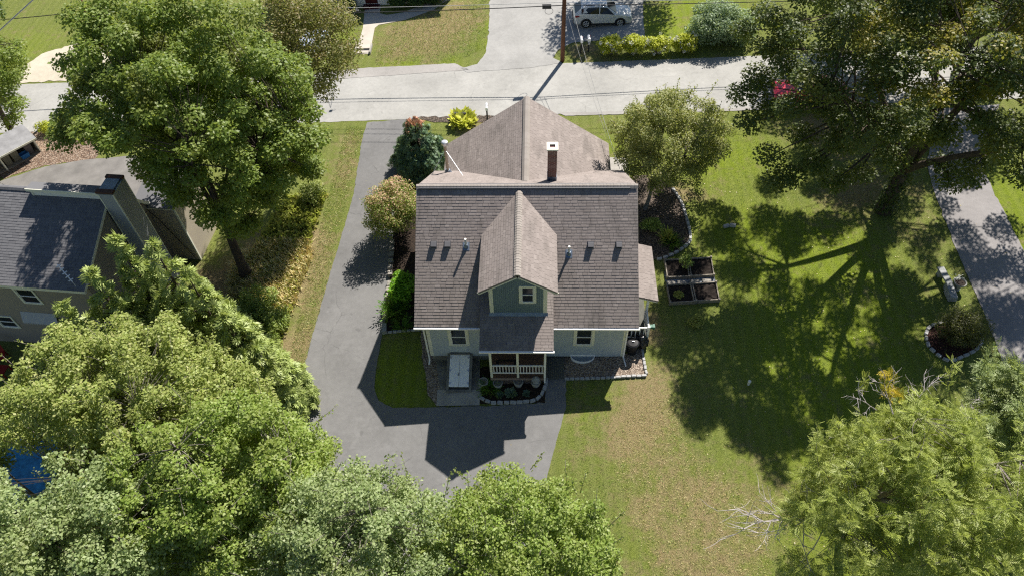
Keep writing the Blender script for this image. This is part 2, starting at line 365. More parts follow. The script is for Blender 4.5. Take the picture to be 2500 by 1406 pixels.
# ---------------------------------------------------------------- ground, road, drives, beds
rng = np.random.default_rng(7)
def nonuni(a, b, st, far): 
    core = np.arange(a, b+1e-6, st); ext = np.array([far*(k/6.0)**1.6 for k in range(1, 7)])
    return np.concatenate([(a-ext)[::-1], core, b+ext])
gxs = nonuni(-42, 40, .35, 170.0); gys = nonuni(-18, 48, .35, 170.0)
XX, YY = np.meshgrid(gxs, gys)
nV = XX.size; nx = len(gxs); ny = len(gys)
ii = np.arange(nx-1)[None, :] + nx*np.arange(ny-1)[:, None]
gm = mesh_np('ground', np.stack([XX.ravel(), YY.ravel(), GX*XX.ravel()], 1), np.stack([ii, ii+1, ii+1+nx, ii+nx], -1).reshape(-1, 4), 4)
def field(spots, base):
    f = np.full(nV, base, float)
    for px, py, r, a in spots:
        p = gp(px, py); d2 = ((XX.ravel()-p[0])**2+(YY.ravel()-p[1])**2)/r**2; f += a*np.exp(-d2)
    return np.clip(f, 0, 1)
DRY = [(980, 110, 2.3, .5), (1090, 60, 2.3, .55), (1080, 110, 2.2, .25), (1140, 30, 2.3, .4), (1010, 60, 2, .4), (1440, 125, 1.3, .6), (1395, 128, .9, .2),
       (855, 350, .9, .7), (850, 400, .9, .6), (840, 440, 1.0, .5), (640, 690, 2.4, .8), (690, 620, 2.2, .75), (560, 690, 1.8, .6), (740, 560, 1.6, .6), (720, 700, 1.4, .5), (780, 600, 1.0, .45), (750, 820, 1.2, .4), (700, 850, 1.0, .4), (720, 900, 1.1, .35), (800, 640, .7, .3), (770, 740, .7, .3),
       (1600, 945, 1.1, .6), (1560, 1000, 1.6, .55), (1520, 1060, 1.4, .4), (1590, 820, .6, .75), (1590, 770, .5, .6), (1400, 1010, .6, .5), (1700, 1250, 2.4, .30), (1780, 1380, 2.4, .34), (1640, 1330, 2.2, .24), (1560, 1200, 1.6, .2), (1830, 1200, 1.5, .2), (1620, 1100, 1.5, .22), (1740, 1130, 1.4, .15),
       (2060, 480, 1.7, .65), (2130, 430, 1.6, .6), (2230, 560, 1.3, .45), (1980, 300, 2.0, .7), (2060, 330, 1.6, .5), (1650, 480, 1.2, .7), (1560, 300, 1.5, .05), (1180, 310, 1.4, .65), (1250, 320, 1.2, .4), (1430, 330, 1.5, .12), (2250, 470, 1.0, .3)]
LUSH = [(1620, 80, 2.2, 1), (1680, 30, 2.6, 1), (1800, 40, 2, .7), (60, 120, 3, .5), (1900, 640, 3.2, .8), (2050, 700, 3.2, .8), (2100, 850, 3, .8), (1800, 560, 2.5, .6), (1800, 380, 2.5, .8), (2450, 480, 2.5, 1), (2480, 560, 2, 1), (1700, 400, 2, .5), (2000, 1000, 3.5, .6), (2150, 1300, 4, .9), (1900, 850, 2.5, .5),
        (1190, 60, .9, .7), (1185, 110, .7, .8), (1100, 155, .8, .8), (950, 155, .8, .8), (1000, 158, .8, .8), (850, 90, 1.0, .6), (1500, 360, 1.4, .6), (960, 900, 1.8, .9), (985, 960, 1.4, .9), (1430, 970, 1.2, .5), (1560, 1350, 1, .2), (2040, 600, 2.5, .6)]
for nm, vals in (('dry', field(DRY, .06)), ('lush', field(LUSH, .12))):
    a = gm.attributes.new(nm, 'FLOAT', 'POINT'); a.data.foreach_set('value', vals.astype(np.float32))
tag(link_me('ground', gm, M['grass']), kind='structure')
def chaikin(pts, n=2, closed=True):
    for _ in range(n):
        q = []
        for i in range(len(pts) if closed else len(pts)-1):
            a, b = np.array(pts[i]), np.array(pts[(i+1) % len(pts)]); q += [a*.75+b*.25, a*.25+b*.75]
        pts = q if closed else [pts[0]]+q+[pts[-1]]
    return pts
def densify(pts, step, jit, seed, closed=True):
    r = random.Random(seed); out = []
    for i in range(len(pts) if closed else len(pts)-1):
        a, b = np.array(pts[i], float), np.array(pts[(i+1) % len(pts)], float); L_ = np.linalg.norm(b-a); k = max(1, int(L_/step))
        nrm = np.array([-(b-a)[1], (b-a)[0]])/max(L_, 1e-6)
        for j in range(k):
            out.append(a+(b-a)*j/k + (nrm*r.gauss(0, jit) if j else 0))
    return out
def sheet(name, px, mat, lev, smooth=0, jit=.02, step=.25, world=False, h=None):
    p2 = [np.array(p[:2], float) for p in (px if world else [gp(*q) for q in px])]
    if smooth: p2 = chaikin(p2, smooth)
    if jit: p2 = densify(p2, step, jit, len(px)+lev)
    z0 = lev*.012 if h is None else h
    co = [Vector((p[0], p[1], gz(p[0])+z0)) for p in p2]
    tris = tessellate_polygon([[Vector((c.x, c.y, 0)) for c in co]])
    mb = MB(); mb.add(co, [tuple(t) for t in tris])
    o = mb.build(name, M[mat])
    me = o.data
    if sum(p.normal.z*p.area for p in me.polygons) < 0: me.flip_normals()
    return tag(o, kind='structure')
nearY = lambda x: 19.15-.036*x; farY = lambda x: 24.75-.040*x
xs = np.linspace(-90, 90, 40)
sheet('road', [(x, nearY(x)) for x in xs]+[(x, farY(x)) for x in xs[::-1]], 'road', 1, world=True, jit=.018, step=.25)
sheet('old_road_edge', [(800, 196), (1145, 172), (1110, 156), (880, 168), (800, 176)], 'apron', 2, jit=.02)
sheet('road_verge_near', [(1360, 277), (1760, 266), (1900, 262), (1900, 268), (1760, 273), (1380, 284)], 'apron', 2, jit=.02)
sheet('driveway', [(897, 300), (885, 340), (862, 480), (830, 590), (800, 690), (760, 830), (725, 965), (700, 1060), (665, 1200), (660, 1420), (1310, 1420), (1335, 1170), (1352, 1100), (1381, 1000), (1382, 925), (1336, 925), (1334, 950), (1310, 985), (1174, 991), (1062, 994), (960, 996), (925, 978), (914, 945), (918, 900), (933, 818), (945, 760), (952, 690), (960, 590), (972, 470), (985, 400), (1008, 291)], 'drive', 2, jit=.018, step=.2)
sheet('driveway_crossing', [(1125, 168), (1165, 158), (1186, 130), (1194, 70), (1196, -60), (1570, -60), (1571, 60), (1576, 97), (1470, 100), (1400, 105), (1362, 124), (1350, 142), (1372, 155), (1300, 166), (1140, 178)], 'fardrive', 2, jit=.025)
sheet('right_driveway', [(2290, 268), (2262, 400), (2275, 452), (2330, 600), (2400, 760), (2472, 945), (2560, 1180), (2760, 1180), (2600, 800), (2500, 615), (2412, 440), (2390, 380), (2440, 255)], 'drive2', 2, jit=.02)
sheet('left_parking', [(-60, 470), (10, 440), (110, 408), (200, 392), (330, 380), (420, 470), (300, 620), (120, 600), (-60, 640)], 'paving', 2, jit=.02)
sheet('leafy_verge', [(10, 438), (110, 404), (230, 392), (280, 330), (150, 315), (60, 325), (-40, 400)], 'chips', 1, jit=.06)
sheet('sandy_drive', [(20, 205), (60, 160), (110, 130), (230, 95), (330, 150), (200, 196)], 'sand', 2, jit=.06)
sheet('front_walk', [(866, 133), (903, 133), (915, 70), (925, 62), (990, 50), (1060, 25), (1110, -10), (1080, -12), (1040, 10), (985, 32), (945, 38), (927, 34), (932, 5), (893, 5), (886, 70), (875, 110)], 'walk', 2, jit=0)
sheet('front_garden_bed', [(1166, 985), (1330, 984), (1333, 945), (1336, 915), (1300, 890), (1180, 895), (1168, 905)], 'mulch', 3, jit=.02)
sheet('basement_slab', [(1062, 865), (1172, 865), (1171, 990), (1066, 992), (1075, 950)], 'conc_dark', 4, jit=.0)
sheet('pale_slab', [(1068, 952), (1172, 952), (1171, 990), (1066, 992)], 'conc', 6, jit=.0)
sheet('side_gravel', [(1030, 800), (1062, 868), (1080, 950), (1066, 992), (1045, 965), (1036, 900), (1027, 820)], 'gravel', 3, jit=.03)
sheet('window_gravel', [(1336, 865), (1530, 865), (1560, 800), (1568, 835), (1578, 918), (1480, 924), (1378, 926), (1376, 880)], 'gravel', 3, jit=.01)
sheet('left_garden_bed', [(978, 432), (1100, 428), (1060, 600), (1056, 800), (1025, 806), (940, 815), (945, 790), (950, 700), (957, 600), (966, 500)], 'mulch', 3, jit=.03)
sheet('roadside_bed', [(1005, 290), (1060, 300), (1180, 300), (1240, 290), (1235, 282), (1010, 287)], 'mulch_light', 2, jit=.05)
sheet('right_garden_bed', [(1530, 430), (1600, 430), (1650, 470), (1665, 500), (1678, 540), (1686, 580), (1680, 598), (1650, 620), (1620, 634), (1540, 636)], 'mulch_light', 3, smooth=1, jit=.02)
sheet('brick_path', [(1488, 386), (1532, 386), (1540, 470), (1488, 470)], 'conc', 3, jit=0)
sheet('island_bed', [(2262, 800), (2258, 825), (2268, 850), (2296, 874), (2318, 884), (2350, 872), (2384, 855), (2396, 835), (2394, 815), (2340, 790), (2300, 785)], 'mulch_red', 3, smooth=2, jit=.0)
sheet('raised_bed_gravel', [(1622, 664), (1742, 660), (1750, 712), (1630, 716)], 'bluestone', 2, jit=.02)
sheet('porch_side_slab', [(1525, 800), (1558, 790), (1566, 850), (1525, 860)], 'conc_dark', 5, jit=0)
# ---------------------------------------------------------------- shingle / clapboard courses (real stepped pieces)
def interval(poly, v):
    us = []
    for i in range(len(poly)):
        (u0, v0), (u1, v1) = poly[i], poly[(i+1) % len(poly)]
        if abs(v1-v0) < 1e-9:
            if abs(v-v0) < 1e-6: us += [u0, u1]
        elif min(v0, v1)-1e-6 <= v <= max(v0, v1)+1e-6: us.append(u0+(u1-u0)*(v-v0)/(v1-v0))
    return (min(us), max(us)) if us else None
def courses(mb, O, Uv, Vv, poly, expo=.143, tab=(.16, .38), th=(.008, .0145), seed=1, base=.0, wav=0.0):
    O, Uv, Vv = Vector(O), Vector(Uv).normalized(), Vector(Vv).normalized(); N = Uv.cross(Vv)
    r = random.Random(seed); v0 = min(p[1] for p in poly); vm = max(p[1] for p in poly)
    while v0 < vm-1e-4:
        v1 = min(v0+expo, vm); a = interval(poly, v0+1e-5); b = interval(poly, v1-1e-5)
        if a and b:
            lo, hi = min(a[0], b[0]), max(a[1], b[1]); u = lo-r.random()*.3 if tab else lo
            while u < hi:
                e = u+(r.uniform(*tab) if tab else 1e3); dz = r.uniform(-wav, wav)
                q = [(max(u, a[0]), v0+dz), (min(e, a[1]), v0+dz), (min(e, b[1]), v1), (max(u, b[0]), v1)]
                if q[1][0] > q[0][0]+.004 or q[2][0] > q[3][0]+.004:
                    q = [(min(max(x, 0 if False else x), x), y) for x, y in q]
                    if q[1][0] < q[0][0]: q[1] = q[0]
                    if q[2][0] < q[3][0]: q[2] = q[3]
                    t = r.uniform(*th)
                    P = lambda c, h: O+Uv*c[0]+Vv*c[1]+N*h
                    mb.add([P(q[0], base+t), P(q[1], base+t), P(q[2], base+.001), P(q[3], base+.001), P(q[0], base-.004), P(q[1], base-.004)], [(0, 1, 2, 3), (4, 5, 1, 0)])
                u = e+(.010 if tab else 0)
        v0 = v1
    return mb
def cap_line(mb, a, b, wdt, h, n_each=.2, drop=None, seed=3):
    a, b = Vector(a), Vector(b); L_ = (b-a).length; d = (b-a)/L_; sd = d.cross(Vector((0, 0, 1))).normalized(); k = int(L_/n_each); r = random.Random(seed)
    for i in range(k):
        p, q = a+d*(L_*i/k), a+d*(L_*(i+1)/k+.02); t = .012+r.random()*.006; dr = wdt*(drop or .5)
        pr = lambda c, e: [c-sd*wdt+Vector((0, 0, -dr+h+e)), c-sd*wdt*.35+Vector((0, 0, h+e)), c+sd*wdt*.35+Vector((0, 0, h+e)), c+sd*wdt+Vector((0, 0, -dr+h+e))]
        A, B = pr(p, t), pr(q, 0.002)
        mb.add(A+B, [(0, 1, 5, 4), (1, 2, 6, 5), (2, 3, 7, 6), (0, 3, 2, 1)])
    return mb
def window(parent, x0, x1, z0, z1, y, fw=.13, sub='window', n=1):   # faces the camera side (-y)
    f = MB()
    f.box(x0, x0+fw, y-.045, y+.03, z0, z1); f.box(x1-fw, x1, y-.045, y+.03, z0, z1)
    f.box(x0+fw, x1-fw, y-.044, y+.03, z1-fw, z1); f.box(x0+fw, x1-fw, y-.060, y+.03, z0, z0+.07)
    wo = f.build(sub, M['trim'], parent, bevel=.004)
    a0, a1, b0, b1 = x0+fw, x1-fw, z0+.07, z1-fw; m = (b0+b1)/2
    s = MB(); t = .04
    for (c, e, yy) in ((b0, m+.02, y-.018), (m-.02, b1, y-.004)):
        s.box(a0, a0+t, yy-.012, yy+.012, c, e); s.box(a1-t, a1, yy-.012, yy+.012, c, e); s.box(a0+t, a1-t, yy-.012, yy+.012, c, c+t+.01); s.box(a0+t, a1-t, yy-.012, yy+.012, e-t, e)
    s.build('sash', M['white'], wo)
    g = MB(); g.box(a0, a1, y-.003, y+.02, b0, b1); g.build('pane', M['glass'], wo)
    return wo
# ---------------------------------------------------------------- the main house
H = thing('house', 'blue grey house with brown shingle roof, front gable dormer and small white railed porch', 'house', (0, 5, 0))
XL, XR, YR, ZR, YE, ZE, YB, ZB = -5.26, 5.25, 5.29, 6.87, -.31, 3.2, 10.5, 3.03
WL, WR, YW = -4.82, 4.82, 10.1
wl = MB()
zt = lambda y: (ZR-(YR-y)*(ZR-ZE)/(YR-YE) if y < YR else ZR-(y-YR)*(ZR-ZB)/(YB-YR))-.16
core = [(WL+.02, .02, .3), (WL+.02, .02, zt(.02)), (WL+.02, YR, zt(YR)), (WL+.02, YW-.02, zt(YW-.02)), (WL+.02, YW-.02, .3)]
wl.prism(core, (WR-WL-.04, 0, 0))
courses(wl, (WL, 0, .30), (1, 0, 0), (0, 0, 1), [(0, 0), (WR-WL, 0), (WR-WL, 3.0), (0, 3.0)], .118, None, (.012, .013))
courses(wl, (WR, 0, .30), (0, 1, 0), (0, 0, 1), [(0, 0), (YW, 0), (YW, zt(YW)-.3), (YR, zt(YR)-.3), (0, zt(0)-.3)], .118, None, (.012, .013))
courses(wl, (WL, YW, .30), (0, -1, 0), (0, 0, 1), [(0, 0), (YW, 0), (YW, zt(0)-.3), (YW-YR, zt(YR)-.3), (0, zt(YW)-.3)], .118, None, (.012, .013))
wl.build('wall', M['siding'], H)
fd = MB(); fd.box(WL+.06, WR-.06, .05, YW-.06, -1.2, .31); fd.build('foundation', M['conc_dark'], H)
for x0, x1 in ((WL-.015, WL+.17), (WR-.17, WR+.015)):
    cbx = MB(); cbx.box(x0, x1, -.022, .12, .30, 3.05); cbx.build('corner_board', M['trim'], H, bevel=.004)
window(H, -3.79, -2.79, 1.26, 2.72, -.014); window(H, 2.26, 3.27, 1.30, 2.74, -.014)
fz = MB(); fz.box(WL+.17, WR-.17, -.018, .05, 2.86, 3.0); fz.build('frieze_board', M['trim'], H)
# main roof
rf = MB(); TH = .12; sl_f = Vector((0, YR-YE, ZR-ZE)); sl_b = Vector((0, YR-YB, ZR-ZB))
def slab(mb, pts, t=TH):
    p = [Vector(q) for q in pts]; n = (p[1]-p[0]).cross(p[2]-p[0]).normalized()
    if n.z < 0: n = -n
    mb.prism([q-n*.006 for q in p], -n*t)
slab(rf, [(XL, YE, ZE), (XR, YE, ZE), (XR, YR, ZR), (XL, YR, ZR)]); slab(rf, [(XL, YB, ZB), (XR, YB, ZB), (XR, YR, ZR), (XL, YR, ZR)])
LF = sl_f.length; LB = sl_b.length; WID = XR-XL
courses(rf, (XL, YE, ZE), (1, 0, 0), sl_f, [(0, 0), (WID, 0), (WID, LF), (0, LF)], seed=11, wav=.004)
courses(rf, (XR, YB, ZB), (-1, 0, 0), sl_b, [(0, 0), (WID, 0), (WID, LB), (0, LB)], seed=12, wav=.003)
roof = rf.build('roof', M['shingle'], H)
cap_line(MB(), (XL, YR, ZR), (XR, YR, ZR), .17, .055, .16, .6, 5).build('ridge_cap', M['shingle_cap'], roof)
rv = MB(); rv.box(XL+.12, XR-.35, YR-.16, YR+.16, ZR-.10, ZR+.012); rv.build('ridge_vent', M['vent'], roof)
fa = MB(); fa.box(XL+.02, XR-.02, YE+.03, YE+.055, ZE-.17, ZE-.02); 
for x in (XL+.012, XR-.012):
    fa.bar((x, YE+.05, ZE-.09), (x, YR, ZR-.09), .03, .16); fa.bar((x, YB-.05, ZB-.09), (x, YR, ZR-.09), .03, .16)
sf = MB(); sf.box(XL+.05, XR-.05, YE+.06, .0, ZE-.18, ZE-.165); fa.build('fascia', M['trim'], roof); sf.build('soffit', M['trim'], roof)
def gutter(x0, x1, y, z):
    g = MB(); pr = [(-.005, .0), (-.11, .0), (-.115, -.02), (-.10, -.09), (-.06, -.11), (-.005, -.11), (-.005, -.10), (-.055, -.10), (-.09, -.085), (-.10, -.012), (-.005, -.012)]
    g.prism([(x0, y+a, z+b) for a, b in pr], (x1-x0, 0, 0)); g.box(x0-.004, x0, y-.115, y, z-.11, z); g.box(x1, x1+.004, y-.115, y, z-.11, z)
    return g.build('gutter', M['white_metal'], H)
gutter(XL-.02, -2.15, YE+.015, ZE-.03); gutter(1.29, XR+.02, YE+.015, ZE-.03)
def downspout(pts, m='white_metal'):
    d_ = MB()
    for a, b in zip(pts, pts[1:]): d_.bar(a, b, .075, .06, (0, 1, 0.02))
    d_.build('downspout', M[m], H, bevel=.006)
downspout([(WL-.07, -.3, 3.0), (WL-.09, -.08, 2.8), (WL-.09, -.07, .02), (WL-.12, -.26, -.14)])
downspout([(WR-.03, -.3, 3.0), (WR-.03, -.08, 2.8), (WR-.03, -.08, .35), (WR+.06, -.62, .33)])
# dormer
DX, DZ, DE, DH, DY = -.35, 6.76, 5.58, 1.775, -.12
yof = lambda z: YR-(ZR-z)*(YR-YE)/(ZR-ZE)
dw = MB(); DWL, DWR, DW0 = -1.66, .96, .08
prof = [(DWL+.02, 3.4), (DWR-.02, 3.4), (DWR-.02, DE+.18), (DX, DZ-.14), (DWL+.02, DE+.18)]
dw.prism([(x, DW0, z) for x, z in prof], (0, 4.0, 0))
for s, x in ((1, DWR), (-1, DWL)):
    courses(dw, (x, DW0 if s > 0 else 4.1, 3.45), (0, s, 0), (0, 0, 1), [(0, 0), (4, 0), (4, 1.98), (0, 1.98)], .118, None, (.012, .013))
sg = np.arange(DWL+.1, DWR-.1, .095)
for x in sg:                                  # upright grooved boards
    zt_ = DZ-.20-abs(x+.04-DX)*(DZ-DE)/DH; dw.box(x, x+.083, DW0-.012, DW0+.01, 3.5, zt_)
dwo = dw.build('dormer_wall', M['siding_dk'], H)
for x0, x1 in ((DWL-.012, DWL+.17), (DWR-.17, DWR+.012)):
    b = MB(); b.box(x0, x1, DW0-.025, DW0+.1, 3.70, DE+.10); b.build('corner_board', M['trim'], dwo)
b = MB(); b.prism([(DWL-.05, DW0-.012, 3.86), (DWL-.05, DW0-.16, 3.70), (DWL-.05, DW0-.16, 3.69), (DWL-.05, DW0+.0, 3.69)], (DWR-DWL+.10, 0, 0)); b.build('flashing', M['flash'], dwo)
window(H, -.31, .47, 4.60, 5.83, DW0-.014, .12, 'dormer_window')
dr = MB(); zv = yof(DZ); ye_ = yof(DE)
for s in (-1, 1):
    e0, e1, r0, r1 = (DX+s*DH, DY, DE), (DX+s*DH, ye_+.15, DE), (DX, DY, DZ), (DX, zv+.12, DZ)
    slab(dr, [e0, e1, r1, r0], .09)
    U_ = Vector((0, s, 0)); V_ = Vector((-s*DH, 0, DZ-DE)); Lv = V_.length
    O = e0 if s > 0 else e1
    la, lb = ye_+.15-DY, zv+.12-DY
    poly = [(0, 0), (la, 0), (lb, Lv), (0, Lv)] if s > 0 else [(0, 0), (la, 0), (la, Lv), (la-lb, Lv)]
    courses(dr, O, U_, V_, poly, seed=20+s)
dro = dr.build('dormer_roof', M['shingle'], H)
cap_line(MB(), (DX, DY, DZ), (DX, zv-.1, DZ), .16, .035, .15, .5, 9).build('ridge_cap', M['shingle_cap'], dro)
b = MB()
for s in (-1, 1):
    b.bar((DX, DY+.02, DZ-.10), (DX+s*(DH+.0), DY+.02, DE-.10), .035, .15, (0, 0, 1))
b.build('rake_board', M['trim'], dro)
# porch roof and porch
PX0, PX1, PY, PZ = -2.14, 1.27, -1.555, 3.12
PYT = 1.25; PZT = ZE+(PYT-YE)*(ZR-ZE)/(YR-YE)+.02
pr_ = MB(); slab(pr_, [(PX0, PY, PZ), (PX1, PY, PZ), (PX1, PYT, PZT), (PX0, PYT, PZT)], .10)
pv = Vector((0, PYT-PY, PZT-PZ)); courses(pr_, (PX0, PY, PZ), (1, 0, 0), pv, [(0, 0), (PX1-PX0, 0), (PX1-PX0, pv.length), (0, pv.length)], seed=31, wav=.003)
for x in (PX0+.03, PX1-.05): pr_.prism([(x, PY+.1, PZ-.12), (x, PYT, PZT-.1), (x, 0, ZE-.1), (x, 0, PZ-.12)], (.02, 0, 0))
pro = pr_.build('porch_roof', M['shingle'], H)
b = MB(); b.box(PX0+.02, PX1-.02, PY+.03, PY+.055, PZ-.16, PZ-.02); b.box(PX0+.3, PX1-.25, -1.45, -1.30, PZ-.34, PZ-.16); b.build('fascia', M['trim'], pro)
gutter(PX0-.01, PX1+.03, PY+.015, PZ-.03)
for x in (-1.69, -.41, .885):
    b = MB(); b.box(x-.055, x+.055, -1.42, -1.31, .42, PZ-.16); b.build('porch_post', M['trim'], H, bevel=.005)
for x0, x1 in ((-1.635, -.465), (-.355, .83)):
    b = MB(); b.box(x0, x1, -1.40, -1.33, 1.50, 1.56); b.box(x0, x1, -1.39, -1.34, .86, .92)
    k = 8
    for i in range(k): x = x0+(x1-x0)*(i+.5)/k; b.box(x-.02, x+.02, -1.385, -1.345, .92, 1.50)
    b.build('porch_railing', M['white'], H)
b = MB(); 
for i in range(11): b.box(-1.75, .95, -1.43+i*.132, -1.43+i*.132+.124, .50, .53)
b.build('porch_floor', M['porchwood'], H)
b = MB(); b.box(-1.75, .95, -1.45, -1.42, .36, .52); b.box(-1.75, -1.72, -1.42, 0, .36, .5); b.build('porch_skirt', M['lattice'], H)
b = MB()
for i in range(26):
    x = -1.72+i*.105
    b.bar((x, -1.435, -.15), (min(x+.52, .93), -1.435, -.15+min(.52, .93-x)), .008, .025, (0, 1, 0)); b.bar((x, -1.428, -.15), (max(x-.52, -1.73), -1.428, -.15+min(.52, x+1.73)), .008, .025, (0, 1, 0))
b.build('lattice', M['lattice'], H)
# white down pipe on the front porch post
downspout([(.885, -1.46, PZ-.2), (.885, -1.46, -.02), (.90, -1.62, -.10)])
# porch deck walk to the right of the porch
b = MB(); da, db, dc = ay(1334, 868, -.02), gp(1378, 922), gp(1336, 922)
x0, x1, yb_ = .98, 1.86, -1.22
for i in range(9):
    q = x0+(x1-x0)*i/9; b.box(q, q+(x1-x0)/9-.008, yb_, -.02, .19, .225)
b.box(x0, x1, yb_+.0, yb_+.04, .0, .185)
b.build('walkway_deck', M['deckwood'], H)
# cellar bulkhead
bk = MB(); A0, A1, Y0_, Y1_ = -3.83, -2.83, -.10, -1.68
bk.prism([(A0-.12, Y0_+.1, -.3), (A0-.12, Y0_+.1, .55), (A0-.12, Y0_-.1, .52), (A0-.12, Y1_-.12, -.02), (A0-.12, Y1_-.12, -.3)], (.12, 0, 0))
bk.prism([(A1, Y0_+.1, -.3), (A1, Y0_+.1, .55), (A1, Y0_-.1, .52), (A1, Y1_-.12, -.02), (A1, Y1_-.12, -.3)], (.12, 0, 0))
bk.box(A0, A1, Y0_-.02, .02, .2, .62); bk.box(A0-.12, A1+.12, Y1_-.2, Y1_-.1, -.3, -.03)
bko = bk.build('bulkhead', M['conc_dark'], H)
N_ = Vector((0, (Y0_-Y1_), .43)).normalized()
for xa, xb in ((A0+.01, (A0+A1)/2-.006), ((A0+A1)/2+.006, A1-.01)):
    b = MB(); o_ = Vector((xa, Y1_, .06)); b.obox(o_, (xb-xa, 0, 0), (0, Y0_-Y1_, .44), (0, -.012, .04)); b.build('bulkhead_door', M['white_metal'], bko, bevel=.006)
for t in (.1, .5, .9):
    for x in (A0+.02, A1-.10):
        b = MB(); b.obox((x, Y1_+t*(Y0_-Y1_)-.04, .06+t*.44+.035), (.08, 0, 0), (0, .09, .025), (0, -.006, .02)); b.build('hinge', M['galv'], bko)
b = MB(); b.obox(((A0+A1)/2-.03, Y1_+.52, .06+.145+.045), (.02, 0, 0), (0, .16, .045), (0, -.01, .03)); b.build('handle', M['black'], bko)
# half round window well and its cover
b = MB(); cx_ = 2.78; n_ = 14
for i in range(n_):
    a0, a1 = math.pi*i/n_, math.pi*(i+1)/n_; P_ = lambda a, r: (cx_+r*1.28*math.cos(a), -.03-r*.75*math.sin(a))
    (xa, ya), (xb, yb2), (xc, yc), (xd, yd) = P_(a0, .44), P_(a1, .44), P_(a1, .47), P_(a0, .47)
    b.add([(x, y, z) for z in (.05, .36) for x, y in ((xa, ya), (xb, yb2), (xc, yc), (xd, yd))], [(0, 1, 2, 3), (4, 7, 6, 5), (0, 4, 5, 1), (2, 6, 7, 3), (1, 5, 6, 2), (0, 3, 7, 4)])
b.box(cx_-.62, cx_+.62, -.03, .0, .30, .44)
ww = b.build('window_well', M['white_metal'], H)
b = MB(); pts = [(cx_+.57*math.cos(math.pi*i/n_), -.035-.34*math.sin(math.pi*i/n_), .33) for i in range(n_+1)]; b.prism(pts, (0, 0, .006)); b.build('well_cover', M['flash'], ww)
# roof vents, pipes
def on_front(x, px, py):
    r = _ray(px, py); n = np.array([0, -(ZR-ZE), YR-YE]); t = np.dot(n, np.array([0, YE, ZE])-CAM)/np.dot(n, r); return CAM+t*r
for px, py in ((1059, 597), (1093, 597), (1442, 598), (1511, 598)):
    p = on_front(0, px, py); v_ = sl_f.normalized(); n_v = Vector((0, -v_.z, v_.y)); b = MB()
    o_ = Vector(p)-v_*.17-Vector((.155, 0, 0)); b.obox(o_+n_v*.012, (.31, 0, 0), v_*.34, n_v*.016)
    q = o_+Vector((.02, 0, 0))+v_*.03+n_v*.02; b.prism([q+n_v*.02, q+n_v*.17, q+v_*.24+n_v*.10, q+v_*.27], (.27, 0, 0))
    b.build('roof_vent', M['vent'], H, bevel=.01)
for px, py in ((1138, 602), (1389, 620)):
    p = Vector(on_front(0, px, py)); v_ = sl_f.normalized(); n_v = Vector((0, -v_.z, v_.y)); b = MB()
    b.tube([p, p+Vector((0, 0, .52))], [.055, .055], 12); vo = b.build('vent_pipe', M['pvc'], H, smooth=False)
    b = MB(); b.obox(p-v_*.2-Vector((.16, 0, 0))+n_v*.012, (.32, 0, 0), v_*.40, n_v*.006); b.lathe(p+n_v*.02, [(.12, -.03), (.10, .06), (.07, .13)], 14); b.build('flashing', M['flash'], vo)
# rear wing (gable end towards the road)
GXc, GZ_, GH, GYF, GZE = -.08, 5.82, 4.76, 13.44, 2.45
b = MB(); b.prism([(GXc-GH+.4, GYF-.35, -1.2), (GXc+GH-.4, GYF-.35, -1.2), (GXc+GH-.4, GYF-.35, GZE+.15), (GXc, GYF-.35, GZ_-.15), (GXc-GH+.4, GYF-.35, GZE+.15)], (0, -3.4, 0)); b.build('rear_wall', M['siding'], H)
rw = MB(); yb0 = YR+(ZR-GZ_)*(YB-YR)/(ZR-ZB)-.1
for s in (-1, 1):
    e0, e1, r0, r1 = (GXc+s*GH, GYF, GZE), (GXc+s*GH, 10.3, GZE), (GXc, GYF, GZ_), (GXc, yb0, GZ_)
    slab(rw, [e0, e1, r1, r0], .10); V_ = Vector((-s*GH, 0, GZ_-GZE)); Lv = V_.length
    O = e1 if s > 0 else e0; la, lb = GYF-10.3, GYF-yb0
    poly = [(0, 0), (la, 0), (la, Lv), (la-lb, Lv)] if s > 0 else [(0, 0), (la, 0), (lb, Lv), (0, Lv)]
    courses(rw, O, Vector((0, s, 0)), V_, poly, seed=40+s, wav=.003)
rwo = rw.build('rear_roof', M['shingle'], H)
cap_line(MB(), (GXc, GYF, GZ_), (GXc, yb0+.1, GZ_), .19, .04, .16, .55, 8).build('ridge_cap', M['shingle_cap'], rwo)
# brick chimney
b = MB(); CX0, CX1, CY0, CY1 = 1.01, 1.46, 6.75, 7.20; b.box(CX0, CX1, CY0, CY1, 4.9, 7.78); ch = b.build('chimney', M['brick'], H)
b = MB(); b.box(CX0-.05, CX1+.05, CY0-.05, CY0+.10, 7.78, 7.87); b.box(CX0-.05, CX1+.05, CY1-.10, CY1+.05, 7.78, 7.87); b.box(CX0-.05, CX0+.09, CY0+.10, CY1-.10, 7.78, 7.87); b.box(CX1-.09, CX1+.05, CY0+.10, CY1-.10, 7.78, 7.87); b.build('chimney_cap', M['trim'], ch)
b = MB(); b.box(CX0+.1, CX1-.1, CY0+.11, CY1-.11, 7.70, 7.80); b.build('flue', M['maroon'], ch)
b = MB(); b.box(CX0-.012, CX1+.012, CY0-.014, CY1+.012, 5.2, 6.06); b.build('flashing', M['flash'], ch)
